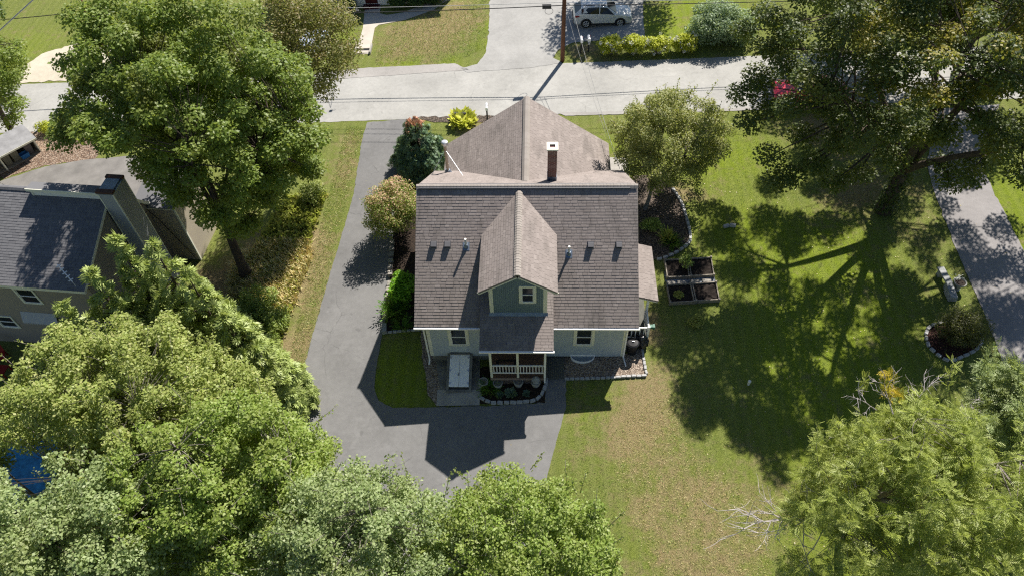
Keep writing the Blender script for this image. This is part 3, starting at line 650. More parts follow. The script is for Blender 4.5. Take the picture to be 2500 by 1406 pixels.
# stove pipe with two stays
SX, SY = -4.43, 10.02; sz = ZR-(SY-YR)*(ZR-ZB)/(YB-YR); b = MB(); b.tube([(SX, SY, sz-.1), (SX, SY, 5.35)], .085, 14)
for z in (4.0, 4.75): b.tube([(SX, SY, z), (SX, SY, z+.02)], .092, 14)
st = b.build('stove_pipe', M['galv_warm'], H, smooth=False)
b = MB(); b.lathe((SX, SY, 0), [(.10, 5.30), (.17, 5.36), (.185, 5.42), (.185, 5.53), (.17, 5.56), (.12, 5.585)], 20); b.build('pipe_cap', M['galv'], st)
b = MB(); b.lathe((SX, SY, sz), [(.24, -.12), (.20, .02), (.13, .20)], 18); b.build('flashing', M['flash'], st)
for ex, ey in ((-5.15, 8.9), (-3.45, 8.7)):
    ez = ZR-(ey-YR)*(ZR-ZB)/(YB-YR); b = MB(); b.tube([(SX, SY, 5.0), (ex, ey, ez)], .013, 6); b.build('stay_rod', M['galv'], st)
# side porch at the right
b = MB(); E0, E1, I0, I1 = (6.44, 1.78, 2.5), (6.45, 5.30, 2.5), (4.85, 1.78, 3.02), (4.85, 5.30, 3.02)
slab(b, [E0, E1, I1, I0], .10); courses(b, E0, (0, 1, 0), Vector((-1.59, 0, .52)), [(0, 0), (3.52, 0), (3.52, 1.673), (0, 1.673)], seed=61); spr = b.build('side_porch_roof', M['shingle'], H)
b = MB(); b.bar((4.86, 1.80, 2.93), (6.42, 1.80, 2.41), .03, .14); b.bar((4.86, 5.28, 2.93), (6.42, 5.28, 2.41), .03, .14); b.box(6.38, 6.41, 1.8, 5.28, 2.32, 2.45); b.build('fascia', M['trim'], spr)
b = MB(); b.box(4.86, 6.05, .72, 5.1, .62, .70); b.box(6.0, 6.05, .72, 5.1, .36, .62); b.box(4.86, 6.0, .72, .76, .36, .62); b.build('side_porch_floor', M['deckwood'], H)
for y in (.78, 1.95, 5.05):
    b = MB(); b.box(5.93, 6.04, y-.055, y+.055, .4, 2.62 if y > 1 else 1.75); b.build('side_porch_post', M['white'], H)
b = MB(); b.box(4.86, 5.93, .75, .81, 1.60, 1.68); b.box(4.86, 5.93, .76, .80, .82, .88)
for i in range(5): x = 4.98+i*.2; b.box(x-.02, x+.02, .76, .80, .88, 1.6)
b.build('side_porch_railing', M['white'], H)
b = MB(); b.box(5.95, 6.02, .84, 1.89, 1.60, 1.68); b.box(5.96, 6.01, .84, 1.89, .82, .88); b.box(5.97, 6.0, .84, 1.89, .88, 1.6); b.build('side_porch_railing', M['white'], H)
b = MB(); b.box(6.05, 6.20, .86, 1.02, 1.46, 1.60); b.prism([(6.2, .84, 1.44), (6.3, .84, 1.40), (6.3, .84, 1.62), (6.2, .84, 1.62)], (0, .2, 0)); b.build('floodlight', M['green'], H)
# ---------------------------------------------------------------- foliage machinery
def quads(*pts): return np.array(pts, float)
LEAF = (np.array([(0, 0, 0), (.34, .48, .06), (0, 1, -.04), (-.34, .48, .06)], float), np.array([[0, 1, 2, 3]]))
BLADE = (np.array([(-.06, 0, 0), (.06, 0, 0), (.035, .7, .06), (0, 1, 0)], float)*np.array([1, 1, 1]), np.array([[0, 1, 2, 3]]))
def _pinnate(n, wdt=.30, droop=.12, term=True, wl=.36):
    V, Fq = [], []
    for i in range(n):
        y = .12+.85*i/n; ln = wdt*math.sin(math.pi*(.18+.74*i/n))
        for s in (-1, 1):
            b = len(V); a = .35; hw = wl/n
            V += [(0, y, -droop*y*y), (s*ln*.5, y+a*ln*.4-hw, -droop*y*y+.02), (s*ln, y+a*ln*.8, -droop*y*y-.03), (s*ln*.5, y+a*ln*.5+hw, -droop*y*y+.02)]; Fq.append([b, b+1, b+2, b+3])
    if term:
        b = len(V); V += [(0, .93, -droop*.9), (.05, 1.0, -droop), (0, 1.14, -droop*1.2), (-.05, 1.0, -droop)]; Fq.append([b, b+1, b+2, b+3])
    return np.array(V, float), np.array(Fq)
PINN = _pinnate(6, .30, .12, True, .30); FERN = _pinnate(9, .26, .5)
def _spray():
    V, Fq = [], []
    for k, (a, ln) in enumerate([(-1.0, .55), (-.6, .75), (-.25, .92), (.05, 1.0), (.35, .85), (.7, .7), (1.1, .5)]):
        b = len(V); d = np.array([math.sin(a), math.cos(a)]); p = np.array([-d[1], d[0]])*.085; z = .06*((k % 2)*2-1)
        for q, zz in ((d*.05, 0), (d*ln*.6+p, z), (d*ln, z*.5-.05), (d*ln*.6-p, z)): V.append((q[0], q[1], zz))
        Fq.append([b, b+1, b+2, b+3])
    return np.array(V, float), np.array(Fq)
SPRAY = _spray()
def _cluster(k, seed, sz=.62):                # several leaves on one twig tip, so that one item reads as a spray of leaves
    r = np.random.default_rng(seed); V, Fq = [], []
    for i in range(k):
        a = r.uniform(0, 6.28); t = r.uniform(.1, .95); tl = r.normal(0, .35); b = len(V)
        c, s_ = math.cos(a), math.sin(a); o = np.array([r.normal(0, .28), r.normal(0, .28), r.normal(0, .12)])
        for v in LEAF[0]*sz: 
            x, y, z = v[0]*c-v[1]*s_, v[0]*s_+v[1]*c, v[2]+tl*v[1]; V.append((x+o[0], y+o[1], z+o[2]))
        Fq.append([b, b+1, b+2, b+3])
    return np.array(V, float), np.array(Fq)
CLUS = _cluster(5, 3)
def unit(a): return a/np.maximum(np.linalg.norm(a, axis=-1, keepdims=True), 1e-9)
def scatter(name, tmpl, pos, nrm, size, mat, rg, tang=None, parent=None, upd=None):
    TV, TF = tmpl; n = len(pos); z = unit(nrm)
    t = rg.normal(size=(n, 3)) if tang is None else tang
    y = unit(t-z*np.sum(t*z, 1, keepdims=True)); x = np.cross(y, z)
    s = size[:, None] if hasattr(size, '__len__') else np.full((n, 1), size)
    V = pos[:, None, :] + s[:, :, None]*(TV[None, :, 0:1]*x[:, None, :] + TV[None, :, 1:2]*y[:, None, :] + TV[None, :, 2:3]*z[:, None, :])
    Fq = (TF[None]+(np.arange(n)*len(TV))[:, None, None]).reshape(-1, 4)
    V = V.reshape(-1, 3) - off_of(parent)
    return link_me(name, mesh_np(name, V, Fq, 4), mat, parent)
def clump_points(cl, rad, n, rg, flat=.6, shell=.42, up=.35):
    cl = np.asarray(cl, float); rad = np.asarray(rad, float); w_ = rad**2; k = rg.choice(len(cl), n, p=w_/w_.sum())
    d = unit(rg.normal(size=(n, 3))); dn = (d[:, 2] < 0) & (rg.random(n) < up); d[dn, 2] *= -1
    rho = rg.random(n)**shell
    P_ = cl[k]+d*rho[:, None]*rad[k][:, None]*np.array([1, 1, flat])
    return P_, d, k
def crown_clumps(c, rx, ry, rz, n, cr, rg, low=-.55, inner=.22, lump=.22):
    i = np.arange(n)+.5; ph = np.arccos(1-2*i/n); th = math.pi*(1+5**.5)*i+rg.uniform(0, 6)
    D = np.stack([np.cos(th)*np.sin(ph), np.sin(th)*np.sin(ph), np.cos(ph)], 1)+rg.normal(0, .10, (n, 3)); D = unit(D)
    D = D[D[:, 2] > low]
    f = 1-lump*np.abs(rg.normal(0, 1, len(D)))*.8; f = np.clip(f, .45, 1.08)
    A = np.array(c)+D*f[:, None]*(np.array([rx, ry, rz])-cr*.6)
    m = int(n*inner); Di = unit(rg.normal(size=(m, 3))); Di[:, 2] = np.abs(Di[:, 2])*np.sign(rg.random(m)-.3)
    B = np.array(c)+Di*rg.uniform(.25, .6, m)[:, None]*np.array([rx, ry, rz])
    Cc = np.concatenate([A, B]); return Cc, rg.uniform(.7, 1.25, len(Cc))*cr
def curve3(a, b, bend, k=5):
    a, b = Vector(a), Vector(b); m = (a+b)/2+Vector(bend)
    return [a*(1-t)**2+m*2*t*(1-t)+b*t*t for t in [i/k for i in range(k+1)]]
def limbs(mb, base, fork, ctr, cl, r0, rg, nl=6, twig=.03, zmin=-.1):
    base, fork = Vector(base), Vector(fork); lean = curve3(base, fork, (rg.normal(0, .15), rg.normal(0, .15), 0), 6)
    mb.tube(lean, [r0*(1.45 if i == 0 else 1.12-.05*i) if i < 2 else r0*(1.0-.06*i) for i in range(7)], 10)
    cl = [Vector(c) for c in cl]; order = sorted(range(len(cl)), key=lambda i: rg.random()); main = []
    for i in order:
        if len(main) >= nl: break
        d = (cl[i]-fork).normalized()
        if d.z > zmin and all(d.angle((cl[j]-fork).normalized()) > .55 for j in main): main.append(i)
    nodes = [(fork, r0*.55)]
    for i in main:
        ln_ = (cl[i]-fork).length; p = curve3(fork, cl[i], Vector((rg.normal(0, .10)*ln_, rg.normal(0, .10)*ln_, .16*ln_)), 7); rr = [r0*(.56 if r0 > .4 else .52)*(1-.82*t/7) for t in range(8)]
        mb.tube(p, rr, 7); nodes += [(q, a) for q, a in list(zip(p, rr))[1:]]
    for i in range(len(cl)):
        if i in main: continue
        q, a = min(nodes, key=lambda e: (e[0]-cl[i]).length+max(0, e[0].z-cl[i].z)*.6)
        r1 = min(a*.6, .09); p = curve3(q, cl[i], (rg.normal(0, .2), rg.normal(0, .2), .25), 4)
        mb.tube(p, [r1, r1*.85, r1*.65, r1*.45, twig*.6], 5)
def tree(name, label, base, c, r, ncl, cr, nleaf, size, leaf, seed, r0=.2, tmpl=LEAF, bark='bark', flat=.6, low=-.55, up_n=1.0, jit=1.1, group=None, fork=.32, inner=.22, lump=.22, cat='tree', out=1.0, extra=None, shoots=0, keep=None, turn=None, zfork=None):
    rg = np.random.default_rng(seed); base = np.array(base, float); c = np.array(c, float)
    t = thing(name, label, cat, base, group=group)
    cl, rad = crown_clumps(c, *r, ncl, cr, rg, low, inner, lump)
    if keep is not None:
        k_ = np.array([keep(*pix(q)) for q in cl]); cl, rad = cl[k_], rad[k_]
    if extra is not None:
        cl = np.concatenate([cl, np.array([e[:3] for e in extra])]); rad = np.concatenate([rad, np.array([e[3] for e in extra])])
    fk = base+(c-base)*np.array([.8, .8, 1])*fork*1.15; fk[2] = base[2]+max(.4, (c[2]-r[2]*.75-base[2])*.75+fork)
    if zfork: fk = base+np.array(zfork)
    mb = MB(); limbs(mb, base-np.array([0, 0, .15]), fk, c, cl, r0, rg, zmin=.4 if r0 > .4 else -.1)
    sh = []
    for _ in range(shoots):                    # upright leafy shoots poking out of the outline
        i = rg.integers(len(cl)); 
        if cl[i][2] < c[2]: continue
        a = cl[i]+np.array([rg.normal(0, .4), rg.normal(0, .4), rad[i]*flat*.5]); d = unit(np.array([rg.normal(0, .28)+(a[0]-c[0])*.06, rg.normal(0, .28)+(a[1]-c[1])*.06, 1.0])); ln = rg.uniform(.6, 1.4)
        mb.tube([a, a+d*ln], [.014, .006], 4); sh.append((a, d, ln))
    mb.build('trunk', M[bark], t, smooth=True)
    P_, D, k = clump_points(cl, rad, nleaf, rg, flat)
    N_ = D*.55*out+np.array([0, 0, up_n])+rg.normal(0, jit*.55, (nleaf, 3))
    T_ = D*.8+np.array([0, 0, -.25])+rg.normal(0, .7, (nleaf, 3))
    if sh:
        m = 26; 
        Ps = np.array([a+d*ln*u+rg.normal(0, .05, 3) for a, d, ln in sh for u in np.linspace(.05, 1, m)]); Ns = rg.normal(size=Ps.shape)+np.array([0, 0, .4]); Ts = np.repeat(np.array([d for a, d, ln in sh]), m, 0)*.6+rg.normal(0, .6, Ps.shape)
        P_ = np.concatenate([P_, Ps]); N_ = np.concatenate([N_, Ns]); T_ = np.concatenate([T_, Ts])
    S_ = rg.uniform(.7, 1.25, len(P_))*size
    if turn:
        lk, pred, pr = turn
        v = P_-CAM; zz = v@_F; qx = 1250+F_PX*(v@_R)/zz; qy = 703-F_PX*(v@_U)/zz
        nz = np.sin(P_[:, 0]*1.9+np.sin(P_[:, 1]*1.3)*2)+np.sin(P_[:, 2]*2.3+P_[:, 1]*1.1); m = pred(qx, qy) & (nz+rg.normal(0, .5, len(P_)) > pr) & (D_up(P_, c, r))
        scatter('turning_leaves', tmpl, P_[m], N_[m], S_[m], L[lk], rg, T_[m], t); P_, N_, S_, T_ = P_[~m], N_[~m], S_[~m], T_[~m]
    scatter('crown', tmpl, P_, N_, S_, L[leaf], rg, T_, t)
    return t
def D_up(P_, c, r): return (P_[:, 2]-c[2])/r[2] > .05
def bush(name, label, c, r, ncl, cr, n, size, leaf, seed, tmpl=LEAF, cat='bush', group=None, flat=.75, up_n=.6, top=None, upright=0.0, stem='bark_grey', low=-.2):
    rg = np.random.default_rng(seed); c = np.array(c, float); t = thing(name, label, cat, (c[0], c[1], gz(c[0])), group=group)
    cl, rad = crown_clumps(c, *r, ncl, cr, rg, low, .3, .34); mb = MB(); b0 = np.array([c[0], c[1], gz(c[0])-.05])
    for q in cl[::max(1, len(cl)//14)]: mb.tube(curve3(b0+rg.normal(0, .06, 3)*np.array([1, 1, 0]), q, (0, 0, .1), 3), [.035, .028, .02, .008], 5)
    mb.build('stem', M[stem], t)
    P_, D, k = clump_points(cl, rad, n, rg, flat); P_[:, 2] = np.maximum(P_[:, 2], GX*P_[:, 0]+.03)
    N_ = D*.6+np.array([0, 0, up_n])+rg.normal(0, .5, (n, 3)); T_ = D+np.array([0, 0, upright])+rg.normal(0, .5, (n, 3)); s = rg.uniform(.7, 1.25, n)*size
    if top:                                   # another leaf on the parts above a level
        m = (P_[:, 2] > top[1]+rg.normal(0, top[2], n)); scatter('crown', tmpl, P_[~m], N_[~m], s[~m], L[leaf], rg, T_[~m], t)
        scatter(top[3] if len(top) > 3 else 'new_growth', tmpl, P_[m], N_[m], s[m], L[top[0]], rg, T_[m], t)
    else: scatter('crown', tmpl, P_, N_, s, L[leaf], rg, T_, t)
    return t
def rosette(name, label, p, n, ln, leaf, seed, tmpl, cat='plant', group=None, rise=(.3, 1.1), spread=.12, layers=1, wide=1.0):
    rg = np.random.default_rng(seed); t = thing(name, label, cat, p, group=group); p = np.array(p, float)
    a = rg.uniform(0, 2*math.pi, n); e = rg.uniform(*rise, n); T_ = np.stack([np.cos(a)*np.cos(e), np.sin(a)*np.cos(e), np.sin(e)], 1)
    N_ = np.stack([-np.cos(a)*np.sin(e), -np.sin(a)*np.sin(e), np.cos(e)], 1)+rg.normal(0, .15, (n, 3))
    P_ = p+np.stack([np.cos(a), np.sin(a), np.zeros(n)], 1)*rg.uniform(0, spread, n)[:, None]+np.array([0, 0, .02])
    tm = (tmpl[0]*np.array([wide, 1, 1]), tmpl[1])
    scatter('leaves', tm, P_, N_, rg.uniform(.6, 1.1, n)*ln, L[leaf], rg, T_, t); return t
def conifer(name, label, base, h, r, n, size, leaf, seed, group=None, top=None, tiers=26, cat='tree', power=.8, up=.55):
    rg = np.random.default_rng(seed); base = np.array(base, float); t = thing(name, label, cat, base, group=group)
    mb = MB(); mb.tube([base-np.array([0, 0, .1]), base+np.array([0, 0, h*.97])], [r*.07+.04, .015], 7)
    cl, rd = [], []
    for i in range(tiers):
        f = (i+.4)/tiers; z = h*(.04+.94*f); rr = r*(1-f)**power; m = max(1, int(2+9*(1-f)))
        for j in range(m):
            a = 2*math.pi*(j+.5*(i % 2))/m+rg.normal(0, .25); q = rr*rg.uniform(.68, 1.06)
            cl.append(base+np.array([math.cos(a)*q, math.sin(a)*q, z+q*.12+rg.normal(0, .1)])); rd.append(max(.16, rr*.30*rg.uniform(.7, 1.3)))
            if j % 2 == 0 and rr > .4: mb.tube([base+np.array([0, 0, z-.1]), cl[-1]], [.03, .008], 4)
    cl = np.array(cl); rd = np.array(rd); mb.build('trunk', M['bark'], t)
    P_, D, k = clump_points(cl, rd, n, rg, .8); ax = P_-np.array([base[0], base[1], 0]); ax[:, 2] = 0; ax = unit(ax)
    T_ = ax*.7+np.array([0, 0, up])+rg.normal(0, .35, (n, 3)); N_ = D*.5+ax*.5+np.array([0, 0, .5])+rg.normal(0, .45, (n, 3)); s = rg.uniform(.7, 1.2, n)*size
    if top:
        m = P_[:, 2]+rg.normal(0, .12, n) > top[1]; scatter('crown', SPRAY, P_[~m], N_[~m], s[~m], L[leaf], rg, T_[~m], t); scatter('browned_tip', SPRAY, P_[m], N_[m], s[m], L[top[0]], rg, T_[m], t)
    else: scatter('crown', SPRAY, P_, N_, s, L[leaf], rg, T_, t)
    return t
G = lambda px, py: tuple(gp(px, py))
# ---------------------------------------------------------------- trees
tree('maple_tree', 'huge dark green maple with leaning trunk left of the driveway', G(602, 672), tuple(az(466, 306, 9.0)), (6.9, 5.5, 6.1), 330, .70, 128000, .165, 'maple', 101, .30, low=-.8, lump=.26, keep=lambda px, py: px > 150 and (py < 345 or px > 355+(py-430)*1.05), extra=[tuple(az(px, py, 14.5))+(.85,) for px, py in ((190, 40), (260, 10), (340, 30), (430, 0), (520, 20), (600, 40), (300, -40), (480, -40))])
ivy = [(G(2158, 512)[0]+.05*k, G(2158, 512)[1]-.1+.1*k, 1.5+.42*k, .62-.01*k) for k in range(9)]
rx = [tuple(az(px, py, z))+(.8,) for px, py, z in ((1830, 300, 8), (1880, 380, 7), (1930, 430, 6.5), (1990, 400, 7), (2040, 440, 6), (1850, 210, 9), (1900, 270, 8.5), (1960, 330, 7.5), (2060, 350, 8), (2100, 420, 6), (1810, 230, 8.5), (1990, 250, 9), (2050, 250, 8.5), (1900, 440, 6), (1950, 180, 10), (2320, 440, 5.5), (2380, 400, 6.5), (2440, 380, 7), (2480, 300, 8), (2400, 300, 8), (2310, 400, 6), (2080, 90, 13), (2140, 140, 12.5), (2200, 90, 13.5), (2260, 150, 13), (2320, 90, 13.5), (2380, 150, 13), (2130, 220, 11.5), (2200, 200, 12), (2280, 230, 12), (2350, 230, 11.5), (2430, 210, 12), (2170, 290, 10), (2300, 310, 10), (2060, 150, 12), (2030, 80, 12.5), (2450, 120, 13), (2240, 40, 14), (2120, 40, 13.5), (2400, 50, 14))]
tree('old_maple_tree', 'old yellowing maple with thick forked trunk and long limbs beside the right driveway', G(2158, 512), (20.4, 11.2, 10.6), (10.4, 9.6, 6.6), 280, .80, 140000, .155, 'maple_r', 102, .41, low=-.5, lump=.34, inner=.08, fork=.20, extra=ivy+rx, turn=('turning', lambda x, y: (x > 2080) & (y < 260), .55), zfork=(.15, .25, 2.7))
tree('apple_tree', 'round olive green apple tree beside the rear roof of the house', G(1572, 512), tuple(az(1636, 340, 3.9)), (3.6, 3.4, 2.9), 120, .52, 52000, .105, 'apple', 103, .13, shoots=110, lump=.3, low=-.7, bark='bark_grey', flat=.75)
tree('bronze_tree', 'bronze tinted tree rising behind the big left maple over the road', (-14.3, 16.9, -.9), tuple(az(752, 115, 7.6)), (3.1, 3.4, 3.8), 70, .85, 30000, .13, 'bronze', 104, .2, low=-.7)
tree('roadside_tree', 'leafy green tree cut off by the left edge above the bin shelter', G(42, 337), tuple(az(-15, 205, 4.6)), (3.3, 3.6, 3.2), 170, .6, 24000, .15, 'maple', 105, .22, low=-.7, keep=lambda px, py: px < 48 and 95 < py < 315)
tree('pale_tree', 'large pale green shrubby tree filling the lower left corner beside the grey house', (-15.6, -5.5, -.98), tuple(az(330, 1010, 6.0)), (5.6, 3.9, 4.2), 430, .42, 98000, .122, 'pale', 106, .2, bark='bark_grey', low=-.7, shoots=150, flat=.75, lump=.34, keep=lambda px, py: not (5 < px < 128 and 1085 < py < 1212))
tree('yellow_green_tree', 'yellow green broad tree at the driveway edge left of the lower middle', (-10.6, -8.6, -.67), tuple(az(552, 1200, 6.6)), (4.1, 3.5, 4.1), 330, .42, 74000, .122, 'mid', 107, .18, low=-.7, shoots=110, lump=.36, bark='bark_grey')
tree('grey_green_tree', 'grey green slender topped tree at the bottom edge in front of the driveway', (-5.2, -12.0, -.33), tuple(az(880, 1350, 6.4)), (3.8, 2.9, 3.7), 300, .40, 68000, .105, 'greyg', 108, .15, low=-.7, shoots=240, lump=.36, bark='bark_grey')
tree('driveway_end_tree', 'mid green tree at the bottom edge below the end of the driveway', (-.5, -12.1, -.03), tuple(az(1265, 1345, 6.0)), (3.7, 2.8, 3.5), 300, .40, 68000, .105, 'mid', 109, .15, low=-.7, shoots=220, lump=.36, bark='bark_grey')
tree('corner_tree', 'dense green tree in the bottom left corner below the blue pool cover', (-16.8, -12.2, -1.06), tuple(az(190, 1345, 6.4)), (4.6, 3.3, 4.0), 300, .44, 64000, .12, 'greyg', 110, .18, low=-.7, shoots=90, lump=.36, keep=lambda px, py: not (5 < px < 128 and 1085 < py < 1212))
tree('edge_tree', 'thin green tree at the left edge beside the blue pool cover', (-20.2, -8.6, -1.27), tuple(az(-15, 1120, 4.5)), (1.9, 1.8, 2.2), 26, .6, 12000, .11, 'greyg', 119, .1, low=-.7, shoots=14, bark='bark_grey', keep=lambda px, py: px < 20)
tree('sapling_tree', 'small sunlit green tree leaning over the driveway left edge', (-9.2, -4.9, -.58), tuple(az(705, 1120, 3.6)), (2.1, 1.6, 2.3), 36, .55, 20000, .10, 'mid', 111, .1, low=-.8, shoots=40, bark='bark_grey')
lx = [tuple(az(2010, 1240, 6.2))+(.6,), tuple(az(2060, 1300, 6.0))+(.6,), tuple(az(1950, 1395, 4.5))+(.7,), tuple(az(2100, 1230, 6.5))+(.7,)]
tree('locust_tree', 'feathery leaved locust tree with bare dead twigs in the lower right corner', (13.6, -8.0, .85), tuple(az(2250, 1215, 6.4)), (4.7, 3.7, 3.4), 270, .44, 15500, .32, 'locust', 112, .24, PINN, 'bark_grey', low=-.75, up_n=.75, jit=1.5, extra=lx, flat=.55, lump=.5, inner=.15, shoots=110, keep=lambda px, py: not (2060 < px < 2210 and 1165 < py < 1250))
tree('ash_tree', 'blue green pinnate leaved tree cut off by the right edge', (20.5, -4.6, 1.29), tuple(az(2500, 1010, 5.6)), (2.3, 2.2, 2.4), 50, .5, 7000, .42, 'greyg', 113, .14, PINN, 'bark_grey', low=-.6, up_n=.8, jit=1.1, lump=.35, shoots=20)
for i, (px, py, z) in enumerate(((2230, 15, 8), (2440, -20, 8.5), (2110, -40, 7.0))):
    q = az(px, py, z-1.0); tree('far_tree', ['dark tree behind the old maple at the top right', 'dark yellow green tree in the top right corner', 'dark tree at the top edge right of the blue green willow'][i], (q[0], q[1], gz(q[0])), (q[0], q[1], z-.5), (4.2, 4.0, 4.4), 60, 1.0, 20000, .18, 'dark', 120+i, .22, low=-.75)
for i, (px, py, z) in enumerate(((-190, -60, 5.0), (-120, 60, 4))):
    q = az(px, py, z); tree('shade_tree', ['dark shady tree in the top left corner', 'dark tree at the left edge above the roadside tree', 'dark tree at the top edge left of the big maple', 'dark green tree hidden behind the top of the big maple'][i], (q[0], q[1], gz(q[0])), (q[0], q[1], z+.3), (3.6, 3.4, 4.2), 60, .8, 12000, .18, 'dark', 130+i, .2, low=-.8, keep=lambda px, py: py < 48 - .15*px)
tree('driveway_tree', 'tall tree at the top edge shading the white parked car', (10.3, 37.5, .65), (9.6, 36.8, 8.8), (4.6, 4.0, 4.0), 60, 1.1, 14000, .20, 'maple', 140, .25)
# the conifer row beside the grey house
for i, (px, py, z, r_, lb) in enumerate(((358, 578, 10.6, 2.1, 'tallest bright green cypress right of the grey house'), (272, 572, 10.4, 1.6, 'narrow bright green cypress against the grey house roof edge'), (205, 655, 9.8, 1.8, 'bright green cypress in front of the grey house eave'), (140, 738, 8.8, 1.7, 'low bright green cypress at the left end of its row'), (450, 660, 9.2, 2.0, 'broad bright green cypress at the right end of its row'), (540, 765, 7.2, 1.8, 'short bright green cypress nearest the weedy slope'))):
    q = az(px, py, z); conifer('cypress_tree', lb, (q[0], q[1], gz(q[0])), z-gz(q[0]), r_, 11000, .40, 'cypress', 150+i, 'cypress trees beside the grey house')
conifer('spruce_tree', 'dark blue green spruce with a rusty brown top left of the rear roof', G(1030, 412), 4.0, 1.55, 8500, .26, 'spruce', 160, top=('rust', 3.05), tiers=20, power=.65)
# ---------------------------------------------------------------- shrubs and plants
q = G(945, 592); bush('dogwood_shrub', 'round shrub turning pink and yellow beside the left wall of the house', (q[0]+.55, q[1]+.75, 1.5), (1.75, 1.9, 1.9), 90, .42, 18000, .10, 'pinkish', 170, top=('pink', 2.65, .5), flat=.7, low=-.75)
q = G(1762, 128); bush('willow_shrub', 'big blue green willow shrub by the far roadside', (q[0], q[1]+1.7, 1.85), (2.5, 2.0, 1.75), 60, .6, 22000, .13, 'bluish', 171, upright=.7, low=-.8)
for i, (px, py, lb) in enumerate(((1490, 132, 'leftmost yellow green hydrangea, nearest the two mailboxes'), (1547, 131, 'second hydrangea from the mailboxes, very yellow'), (1604, 130, 'third hydrangea from the mailboxes with cream flowers at its foot'), (1668, 125, 'greenest hydrangea, touching the blue green willow shrub'))):
    q = G(px, py); rg = np.random.default_rng(180+i); t = bush('hydrangea', lb, (q[0], q[1], gz(q[0])+.62), (1.0, .8, .72), 30, .30, 4600, .13, 'hydr', 180+i, group='hydrangeas along the far roadside')
    n = 620; a = rg.uniform(0, 6.28, n); k = rg.integers(0, 26, n); cs = np.stack([np.cos(np.arange(26)*2.4)*.85*(.6+.4*rg.random(26)), np.sin(np.arange(26)*2.4)*.7*(.6+.4*rg.random(26)), rg.uniform(.25, 1.2, 26)], 1)
    d = unit(rg.normal(size=(n, 3))); tag(scatter('flowers', LEAF, cs[k]+d*.11+np.array([q[0], q[1], gz(q[0])]), d, .10, L['petal'], rg, None, t), kind='stuff')
q = G(2335, 838); bush('boxwood_shrub', 'clipped round dark shrub in the stone ringed island bed', (q[0]+.1, q[1]+.35, 2.1), (1.22, 1.15, 1.12), 60, .32, 17000, .06, 'box', 190, low=-.8)
q = G(1132, 300); rosette('hosta', 'yellow green hosta clump at the roadside by the rear roof', (q[0], q[1], q[2]+.1), 260, .62, 'hosta', 191, LEAF, spread=.75, rise=(.2, 1.3), wide=.9)
q = G(988, 722); bush('bright_shrub', 'bright lime green shrub against the left wall of the house', (q[0]-.05, q[1], .25), (.75, 1.0, .85), 22, .35, 4200, .15, 'bright', 192)
for i, (px, py, n, ln, lb) in enumerate(((968, 762, 46, .85, 'large green fern in the shady left bed'), (985, 800, 24, .5, 'small fern at the foot of the shady left bed'), (1196, 950, 60, .50, 'bushy fern among the planters in front of the porch'), (1640, 598, 40, .55, 'fern beside the stone edging of the right bed'))):
    q = G(px, py); rosette('fern', lb, (q[0], q[1], q[2]+.08), n, ln, 'fern', 200+i, FERN, rise=(.35, 1.25), spread=.2, group='ferns around the house')
for i, (px, py, r_, lb) in enumerate(((1219, 965, .26, 'small sage plant left in the front bed'), (1249, 962, .40, 'largest sage plant in the front bed'), (1285, 962, .24, 'smallest sage plant below the pagoda lantern'))):
    q = G(px, py); rosette('sage_plant', lb, (q[0], q[1], q[2]+.05), 90, r_*.6, 'sage', 210+i, LEAF, rise=(.1, .9), spread=r_*.5, group='low plants in the front bed')
for i, (px, py, r_, h_, lf, lb) in enumerate(((1668, 655, .42, 1.0, 'mid', 'tall leafy vegetable plant in the far left raised bed'), (1655, 725, .22, .35, 'weed', 'small yellowish plant in the near left raised bed'), (1700, 790, .45, .35, 'weed', 'low weed in the lawn below the raised beds'))):
    q = G(px, py); bush('garden_plant', lb, (q[0], q[1], q[2]+h_*.55), (r_, r_, h_*.5), 12, .16, 500, .10, lf, 220+i, cat='plant')
q = G(1612, 590); rosette('grass_plant', 'spiky yellow green plant in the right garden bed', (q[0]+.4, q[1], q[2]+.05), 150, .8, 'weed', 225, BLADE, rise=(.4, 1.4), spread=.15)
q = G(1600, 560); bush('bed_shrub', 'low shrub in the shade under the apple tree', (q[0]-.2, q[1], .75), (.7, .7, .45), 14, .25, 1500, .09, 'mid', 226)
q = G(128, 322); bush('golden_shrub', 'low golden shrub beside the bin shelter', (q[0]-.2, q[1], gz(q[0])+.35), (.9, .6, .4), 14, .3, 1600, .11, 'hydr', 227)
SL = [((655, 640), 1.0, .9), ((700, 560), 1.3, 1.1), ((735, 515), 1.2, 1.2), ((765, 485), 1.0, 1.1), ((640, 760), 1.5, 1.5), ((600, 800), 1.5, 1.6), ((670, 800), 1.2, 1.1), ((640, 860), 1.2, 1.2)]
for i, ((px, py), r_, h_) in enumerate(SL):
    if i in (0, 1, 2): continue
    q = G(px, py); bush('wild_shrub', ['wild weedy shrub on the brown slope by the maple trunk', 'wild shrub in the middle of the left slope', 'pale weedy shrub beside the driveway verge under the maple', 'upper wild shrub at the edge of the maple crown', 'dark wild bush right of the cypress row', 'dark low bush behind the cypress row', 'wild bush next to the grass verge', 'wild bush above the pale tree'][i], (q[0], q[1], gz(q[0])+h_*.45), (r_, r_*.9, h_*.6), 20, .34, 3000, .11, ['weed', 'weed', 'pale', 'pale', 'mid', 'maple', 'mid', 'mid'][i], 230+i, group='wild shrubs on the left slope')
q = (-13.6, 33.4); 
